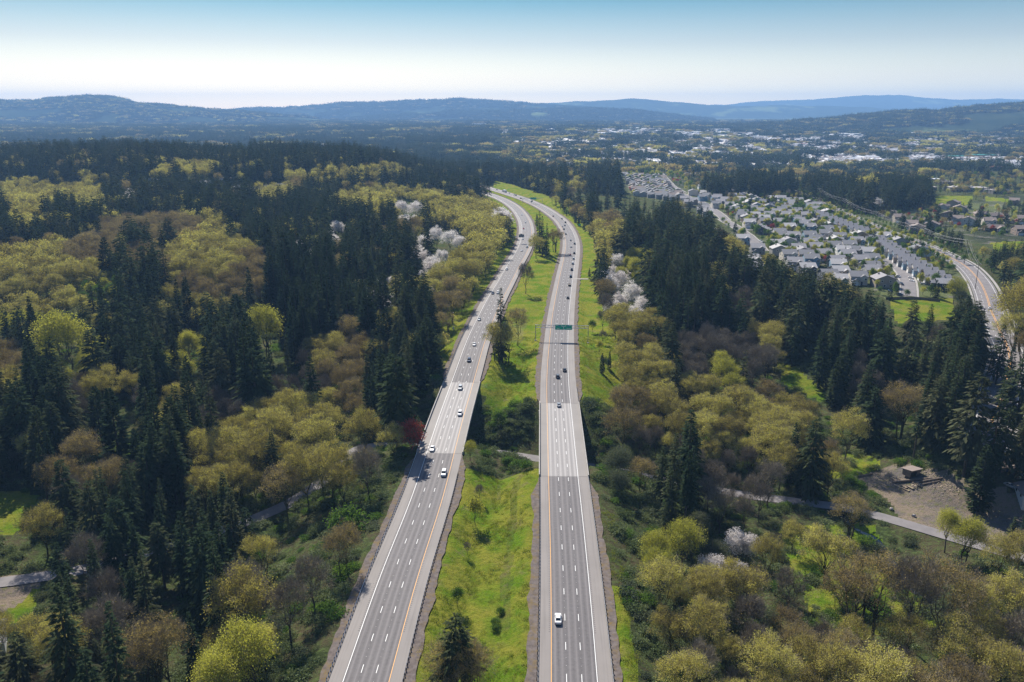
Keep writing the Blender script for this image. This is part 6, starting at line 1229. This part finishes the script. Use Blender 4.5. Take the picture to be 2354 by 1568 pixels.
for (zx, zy, fm, cl, an, lb) in ((655, 1030, 'sedan', 'silver', 20, 'silver car parked at the left kerb of the short street'), (825, 1050, 'sedan', 'white', 25, 'white car parked at the right kerb of the short street, farther one'), (838, 1098, 'sedan', 'white', 20, 'white car parked at the right kerb of the short street, nearer one'), (693, 1150, 'suv', 'darkblue', 10, 'dark SUV parked at the left kerb under a street tree'), (675, 1285, 'sedan', 'bluec', 90, 'small blue car parked by the board fence'), (995, 1138, 'suv', 'white', 80, 'white SUV parked in a driveway before the navy house'), (955, 1066, 'sedan', 'silver', 80, 'silver car parked in a driveway of the long row'), (1002, 1210, 'sedan', 'silver', 75, 'silver car parked beside the navy house'), (545, 1245, 'sedan', 'bluec', 0, 'blue car half hidden by a cedar left of the short street'), (572, 1106, 'sedan', 'white', 90, 'white car parked behind a red-leaved tree'), (528, 1103, 'suv', 'greyc', 90, 'grey SUV parked beside the white car behind a red-leaved tree'), (620, 805, 'sedan', 'redc', 60, 'red car parked near the top of the short street'), (265, 650, 'suv', 'white', 40, 'white SUV parked among the middle houses'), (965, 615, 'sedan', 'silver', 50, 'silver car on the arterial road beside the tall poles'), (1090, 552, 'sedan', 'white', 40, 'white car parked by a blossoming tree across the arterial road')):
    x, y = flat(*z2(zx, zy)); put_car(fm, cl, x, y, float(hz(x, y))+.2, R(an), lb, 'cars parked in the suburb')
for (zx, zy, cl, lb) in ((810, 895, 'white', 'white car parked on the left suburban street, farther of two'), (835, 912, 'white', 'white car parked on the left suburban street, nearer of two'), (660, 850, 'silver', 'silver car parked under trees on the left suburban street'), (608, 820, 'bluec', 'blue car parked under trees on the left suburban street'), (518, 770, 'maroon', 'dark red car at the upper end of the left suburban street'), (1960, 865, 'white', 'white car parked in the middle court of the suburb')):
    x, y = flat(*z1(zx, zy)); put_car('sedan', cl, x, y, float(hz(x, y))+.2, R(-35), lb, 'cars parked in the suburb')
x, y, z = at(2321, 1119); put_car('sedan', 'silver', x, y, z+.05, R(28), 'silver car parked on the drive beside the pale two-storey house', None)

# ------------------------------------------------------------------ guardrails and barriers
def guardrail(P, o, y0, y1, lab, grp, posts=True):
    q = cut(P, y0, y1); Q = offset(q, o); S = alen(Q); n = int(S[-1]/1.905)+1; ss = np.linspace(0, S[-1], n)
    Q2 = np.stack([np.interp(ss, S, Q[:, 0]), np.interp(ss, S, Q[:, 1])], 1); Nn = normals(Q2); inward = 1 if o < 0 else -1
    root = link('guardrail', None, None, (Q2[0][0], Q2[0][1], 0)); tag(root, lab, 'guardrail', grp)
    prof = [(.00, .45), (.06, .50), (.06, .55), (.0, .60), (.06, .65), (.06, .71), (.0, .76)]; V = []
    for i in range(n):
        c = Q2[i]-Q2[0]; V += [(c[0]+Nn[i][0]*a*inward, c[1]+Nn[i][1]*a*inward, b) for a, b in prof]
    k_ = len(prof); F = [(i*k_+j, i*k_+j+1, (i+1)*k_+j+1, (i+1)*k_+j) for i in range(n-1) for j in range(k_-1)]
    link('rail', MB().add(V, F).mesh('rail', M['rail']), root)
    pm = MB().box(-.1, .1, -.1, .1, -.5, .82).mesh('post', M['post'])
    for i in range(min(n, 98)):
        c = Q2[i]-Q2[0]-Nn[i]*.16*inward; link('post', pm, root, (c[0], c[1], 0), math.atan2(Nn[i][1], Nn[i][0]))
    return root
guardrail(YL, -(3*LW+HW_OUT+.1), 118, 296, 'outer steel guardrail of the near left carriageway above the bramble slope', None)
guardrail(YL, HW_IN+.1, 118, 278, 'steel guardrail between the near left carriageway and the median grass', None)
guardrail(YR, -HW_IN-.1, 118, 275, 'steel guardrail between the median grass and the near right carriageway', None)
guardrail(YR, 3*LW+HW_OUT+.1, 118, 275, 'outer steel guardrail of the near right carriageway', None)
guardrail(YL, -(3*LW+HW_OUT+.1), 387, 520, 'outer guardrail of the left carriageway beyond the bridge', None)
guardrail(YL, HW_IN+.1, 387, 560, 'median guardrail of the left carriageway beyond the bridge', None)
guardrail(YR, 3*LW+HW_OUT+.1, 357, 375, 'short outer guardrail where the right bridge ends', None)
q = cut(YL, 562, 1e9); Q = offset(q, HW_IN+.3); Nn = normals(Q); mb = MB(); n = len(Q); V = []
for i in range(n):
    for a, b in ((-.3, -.1), (-.28, .1), (-.1, .35), (-.08, .82), (.08, .82), (.1, .35), (.28, .1), (.3, -.1)): V.append((Q[i][0]+Nn[i][0]*a, Q[i][1]+Nn[i][1]*a, b))
mb.add(V, [(i*8+j, i*8+j+1, (i+1)*8+j+1, (i+1)*8+j) for i in range(n-1) for j in range(7)]); tag(mb.obj('concrete_barrier', mat('stained barrier concrete', (.2, .19, .18), .9, var=(.6, (.12, .115, .11)))), 'long concrete barrier along the median edge of the left bend', 'barrier')

# ------------------------------------------------------------------ sign gantries
def text(s, size, loc, parent, m, name='lettering', align='CENTER'):
    cu = bpy.data.curves.new(name, 'FONT'); cu.body = s; cu.size = size; cu.align_x = align; cu.align_y = 'CENTER'; cu.extrude = .01; cu.offset = .012; cu.materials.append(m)
    t_ = bpy.data.objects.new('t', cu); C.objects.link(t_); bpy.context.view_layer.update(); me = bpy.data.meshes.new_from_object(t_.evaluated_get(bpy.context.evaluated_depsgraph_get())); bpy.data.objects.remove(t_); o = bpy.data.objects.new(name, me); C.objects.link(o); o.parent = parent; o.location = loc; o.rotation_euler = (math.pi/2, 0, 0); return o
def gantry(P, yline, o0, o1, hgt, sx0, sx1, lab, full=True):
    i = int(np.argmin(np.abs(P[:len(P), 1]-yline))) if full else None
    p = P[i]; N = normals(P)[i]; a, b = p+N*o0, p+N*o1; span = np.hypot(*(b-a)); ang = math.atan2(*(b-a)[::-1])
    za, zb = float(hz(*a)), float(hz(*b)); root = link('sign_gantry', None, None, (a[0], a[1], 0), ang); tag(root, lab, 'sign gantry')
    for x, z in ((0, za), (span, zb)):
        MB().tube([(x, 0, z-1), (x, 0, hgt+.2)], .24, .2, 10).obj('post', M['galv'], root); MB().box(x-.6, x+.6, -.6, .6, z-1, z+.35).obj('footing', M['concrete'], root)
    T = MB()
    for yy, zz in ((-.5, hgt), (.5, hgt), (-.5, hgt-1.55), (.5, hgt-1.55)): T.tube([(0, yy, zz), (span, yy, zz)], .09, .09, 6)
    nb = int(span/1.6)
    for j in range(nb):
        x0, x1 = span*j/nb, span*(j+1)/nb; up_ = j % 2
        for yy in (-.5, .5): T.tube([(x0, yy, hgt-1.55*(1-up_)), (x1, yy, hgt-1.55*up_)], .04, .04, 4)
        T.tube([(x0, -.5, hgt), (x1, .5, hgt)], .035, .035, 4); T.tube([(x0, -.5, hgt-1.55), (x1, .5, hgt-1.55)], .035, .035, 4)
    for x in np.linspace(0, span, 4): T.tube([(x, -.5, hgt), (x, -.5, hgt-1.55)], .05, .05, 4); T.tube([(x, .5, hgt), (x, .5, hgt-1.55)], .05, .05, 4)
    T.obj('truss', M['galv'], root)
    cx_, w_, h_ = (sx0+sx1)/2*span, (sx1-sx0)*span, 3.15; zc = hgt-.95
    pn = MB().box(-w_/2, w_/2, -.05, .0, -h_/2, h_/2).obj('sign_panel', M['green_sign'], root); pn.location = (cx_, -.72, zc)
    fr = MB()
    for b_ in ((-w_/2+.1, w_/2-.1, h_/2-.16, h_/2-.1), (-w_/2+.1, w_/2-.1, -h_/2+.1, -h_/2+.16), (-w_/2+.1, -w_/2+.16, -h_/2+.16, h_/2-.16), (w_/2-.16, w_/2-.1, -h_/2+.16, h_/2-.16)): fr.box(b_[0], b_[1], -.06, -.052, b_[2], b_[3])
    fr.obj('sign_border', M['sign_white'], pn)
    Y_ = -.065; Wt = M['sign_white']
    for sx, word, city in ((-1, 'SOUTH', 'Salem'), (1, 'NORTH', 'Portland')):
        text(word, .62, (sx*w_*.40, Y_, h_*.34), pn, Wt); text(city, .8, (sx*w_*.31, Y_, -h_*.22), pn, Wt)
        s_ = MB(); s_.add([(-.42, 0, .3), (-.3, 0, .45), (.3, 0, .45), (.42, 0, .3), (.36, 0, -.2), (0, 0, -.5), (-.36, 0, -.2)], [tuple(range(7))]); so_ = s_.obj('route_shield', M['blue_sign'], pn); so_.location = (sx*w_*.25, Y_, h_*.30); text('5', .6, (0, -.01, -.03), so_, Wt, 'shield_number')
    ar = MB(); ar.box(-.12, .12, -.012, 0, -.9, .05)
    for sx in (-1, 1):
        pts = [(sx*.0, 0, 0), (sx*.25, 0, .35), (sx*.62, 0, .62), (sx*1.05, 0, .78)]
        for (a_, b_) in zip(pts[:-1], pts[1:]):
            d = np.array(b_)-np.array(a_); n_ = np.array([-d[2], 0, d[0]]); n_ = n_/np.linalg.norm(n_)*.12; ar.add([np.array(a_)-n_, np.array(b_)-n_, np.array(b_)+n_, np.array(a_)+n_], [(0, 1, 2, 3)])
        ar.add([(sx*.95, 0, 1.12), (sx*.95, 0, .42), (sx*1.6, 0, .86)], [(0, 1, 2)])
    ao = ar.obj('arrow', Wt, pn); ao.location = (0, Y_, .05); text('1 MILE', .42, (0, Y_, -h_*.40), pn, Wt)
    return root
gantry(YR, 467, -8.5, 23, 8.8, .37, .695, 'steel truss gantry with green split-arrow sign over the right carriageway')
# far gantry stands across the carriageway where it runs diagonally
def far_gantry():
    a, b = flat(1201, 468), flat(1246, 468.5); p = np.array([a, b]); return p
fg = far_gantry(); _p = np.array([fg[0], fg[1]])
Pn = np.stack([np.linspace(fg[0][0], fg[1][0], 3), np.linspace(fg[0][1], fg[1][1], 3)], 1)
PP = np.array([[fg[0][0], fg[0][1]-50], [fg[0][0], fg[0][1]], [fg[0][0], fg[0][1]+50]])
gantry(PP, fg[0][1], 0, float(np.hypot(*(np.array(fg[1])-np.array(fg[0])))), 8.6, .38, .70, 'far truss gantry with green sign across the right carriageway past the bend')
# cantilever sign over the left carriageway, seen from its back
a = flat(1179.5, 559.5); i = int(np.argmin(np.hypot(YL[:, 0]-a[0], YL[:, 1]-a[1]))); root = link('cantilever_sign', None, None, (a[0], a[1], 0)); tag(root, 'cantilever message sign seen from behind over the left carriageway', 'overhead sign')
zz = float(hz(*a)); MB().tube([(0, 0, zz-1), (0, 0, 8.2)], .28, .22, 10).obj('post', M['galv'], root); MB().tube([(0, 0, 7.6), (11.5, 0, 7.6)], .16, .12, 8).obj('arm', M['galv'], root); MB().tube([(0, 0, 6.6), (11.5, 0, 6.6)], .16, .12, 8).obj('arm', M['galv'], root)
MB().box(5.7, 11.4, .3, .55, 6.2, 9.4).obj('sign_panel', M['signback'], root); mb = MB()
for x in np.linspace(6, 11.1, 6): mb.box(x-.06, x+.06, .18, .3, 6.2, 9.4)
for z_ in (6.8, 7.8, 8.8): mb.box(5.7, 11.4, .1, .18, z_-.06, z_+.06)
mb.obj('bracing', M['galv'], root); MB().box(7.4, 9.4, .3, .5, 9.4, 10.1).obj('top_plate', M['signback'], root)
x, y = flat(1332, 522); root = link('exit_sign', None, None, (x, y, 0), R(-25)); tag(root, 'small green roadside sign before the row of evergreens on the verge', 'road sign'); MB().box(-1.6, 1.6, -.05, 0, 1.6, 3.8).obj('sign_panel', M['green_sign'], root)
for s in (-1, 1): MB().box(s*1.1-.07, s*1.1+.07, 0, .14, -1, 3.7).obj('post', M['post'], root)
# cabinet and lamp pole on the bank left of the carriageway
x, y, z = at(1042, 760); root = link('camera_pole', None, None, (x, y, z)); tag(root, 'slim metal pole with a small cabinet on the grass bank left of the carriageway', 'pole'); MB().tube([(0, 0, -1), (0, 0, 12)], .12, .07, 8).obj('mast', M['galv'], root); MB().box(-.45, .45, -.4, .1, .8, 2.3).obj('cabinet', M['winframe'], root); MB().box(-.15, .15, -.5, .2, 11.8, 12.1).obj('camera', M['winframe'], root)
# ------------------------------------------------------------------ power line along the arterial road
tops = []
pz = [(z1(1575, 365), 22), (z1(1912, 560), 24), (z2(318, 432), 24), (z2(893, 655), 24), (z2(1545, 860), 22), (z2(1690, 1205), 20)]
bwood = mat('weathered utility pole', (.10, .085, .07), .9)
for n, (p, h) in enumerate(pz):
    x, y = flat(*p); z = float(hz(x, y)); root = link('utility_pole', None, None, (x, y, z), R(-35))
    MB().tube([(0, 0, -1), (0, 0, h)], .26, .16, 8).obj('mast', bwood, root)
    for k_, zz in enumerate((h-.6, h-3.0)): MB().box(-1.9, 1.9, -.08, .08, zz-.1, zz+.1).obj('crossarm', bwood, root)
    tag(root, 'tall wooden utility pole %s along the arterial road' % ('nearest the navy house' if n == 5 else 'second nearest the navy house' if n == 4 else 'beside the light blue houses' if n == 3 else 'behind the long row of houses' if n == 2 else 'at the upper end of the long row' if n == 1 else 'farthest off before the fir wood'), 'utility pole', 'utility poles along the arterial road'); tops.append((x, y, z+h))
ang = R(-35)
for k_, (o, dz) in enumerate(((-1.8, -.5), (1.8, -.5), (0, .1), (-1.8, -2.9), (1.8, -2.9))):
    mb = MB()
    for (A_, B_) in zip(tops[:-1], tops[1:]):
        pts = []
        for t in np.linspace(0, 1, 13): s = 4*t*(1-t)*2.6; pts.append((A_[0]+(B_[0]-A_[0])*t+o*math.cos(ang), A_[1]+(B_[1]-A_[1])*t+o*math.sin(ang), A_[2]+(B_[2]-A_[2])*t+dz-s))
        mb.tube(pts, .03, .03, 4)
    tag(mb.obj('power_cable', M['wire']), '%s sagging cable strung between the utility poles' % ('upper left', 'upper right', 'topmost middle', 'lower left', 'lower right')[k_], 'power cable', 'cables of the power line along the arterial road')
# leaning pole with stays beside the left-hand valley road
x, y, z = at(804, 1000); root = link('utility_pole', None, None, (x, y, z)); tag(root, 'dark wooden pole with guy wires beside the valley road left of the bridge', 'utility pole'); MB().tube([(0, 0, -1), (.3, 0, 13)], .2, .13, 8).obj('mast', bwood, root); MB().box(-1.2, 1.8, -.08, .08, 12, 12.2).obj('crossarm', bwood, root)
for dx, dy in ((-6, -6), (9, -4)): MB().tube([(.3, 0, 12.4), (dx, dy, 0)], .03, .03, 4).obj('guy_wire', M['wire'], root)
# ------------------------------------------------------------------ haze
HZ_D = 7.2e-5
hb = MB().box(-19000, 19000, -60, 23000, -160, 690); hm = bpy.data.materials.new('pale blue haze'); hm.use_nodes = True; t = hm.node_tree; t.nodes.remove(t.nodes['Principled BSDF'])
pv = t.nodes.new('ShaderNodeVolumePrincipled'); pv.inputs['Color'].default_value = (.30, .56, 1.0, 1); pv.inputs['Density'].default_value = HZ_D; pv.inputs['Anisotropy'].default_value = .1
t.links.new(pv.outputs[0], t.nodes['Material Output'].inputs['Volume']); o = hb.obj('haze', hm); tag(o, kind='stuff', label='thin blue haze lying over the whole valley')
print('objects', len(bpy.data.objects), 'forms', len(PINDEX))
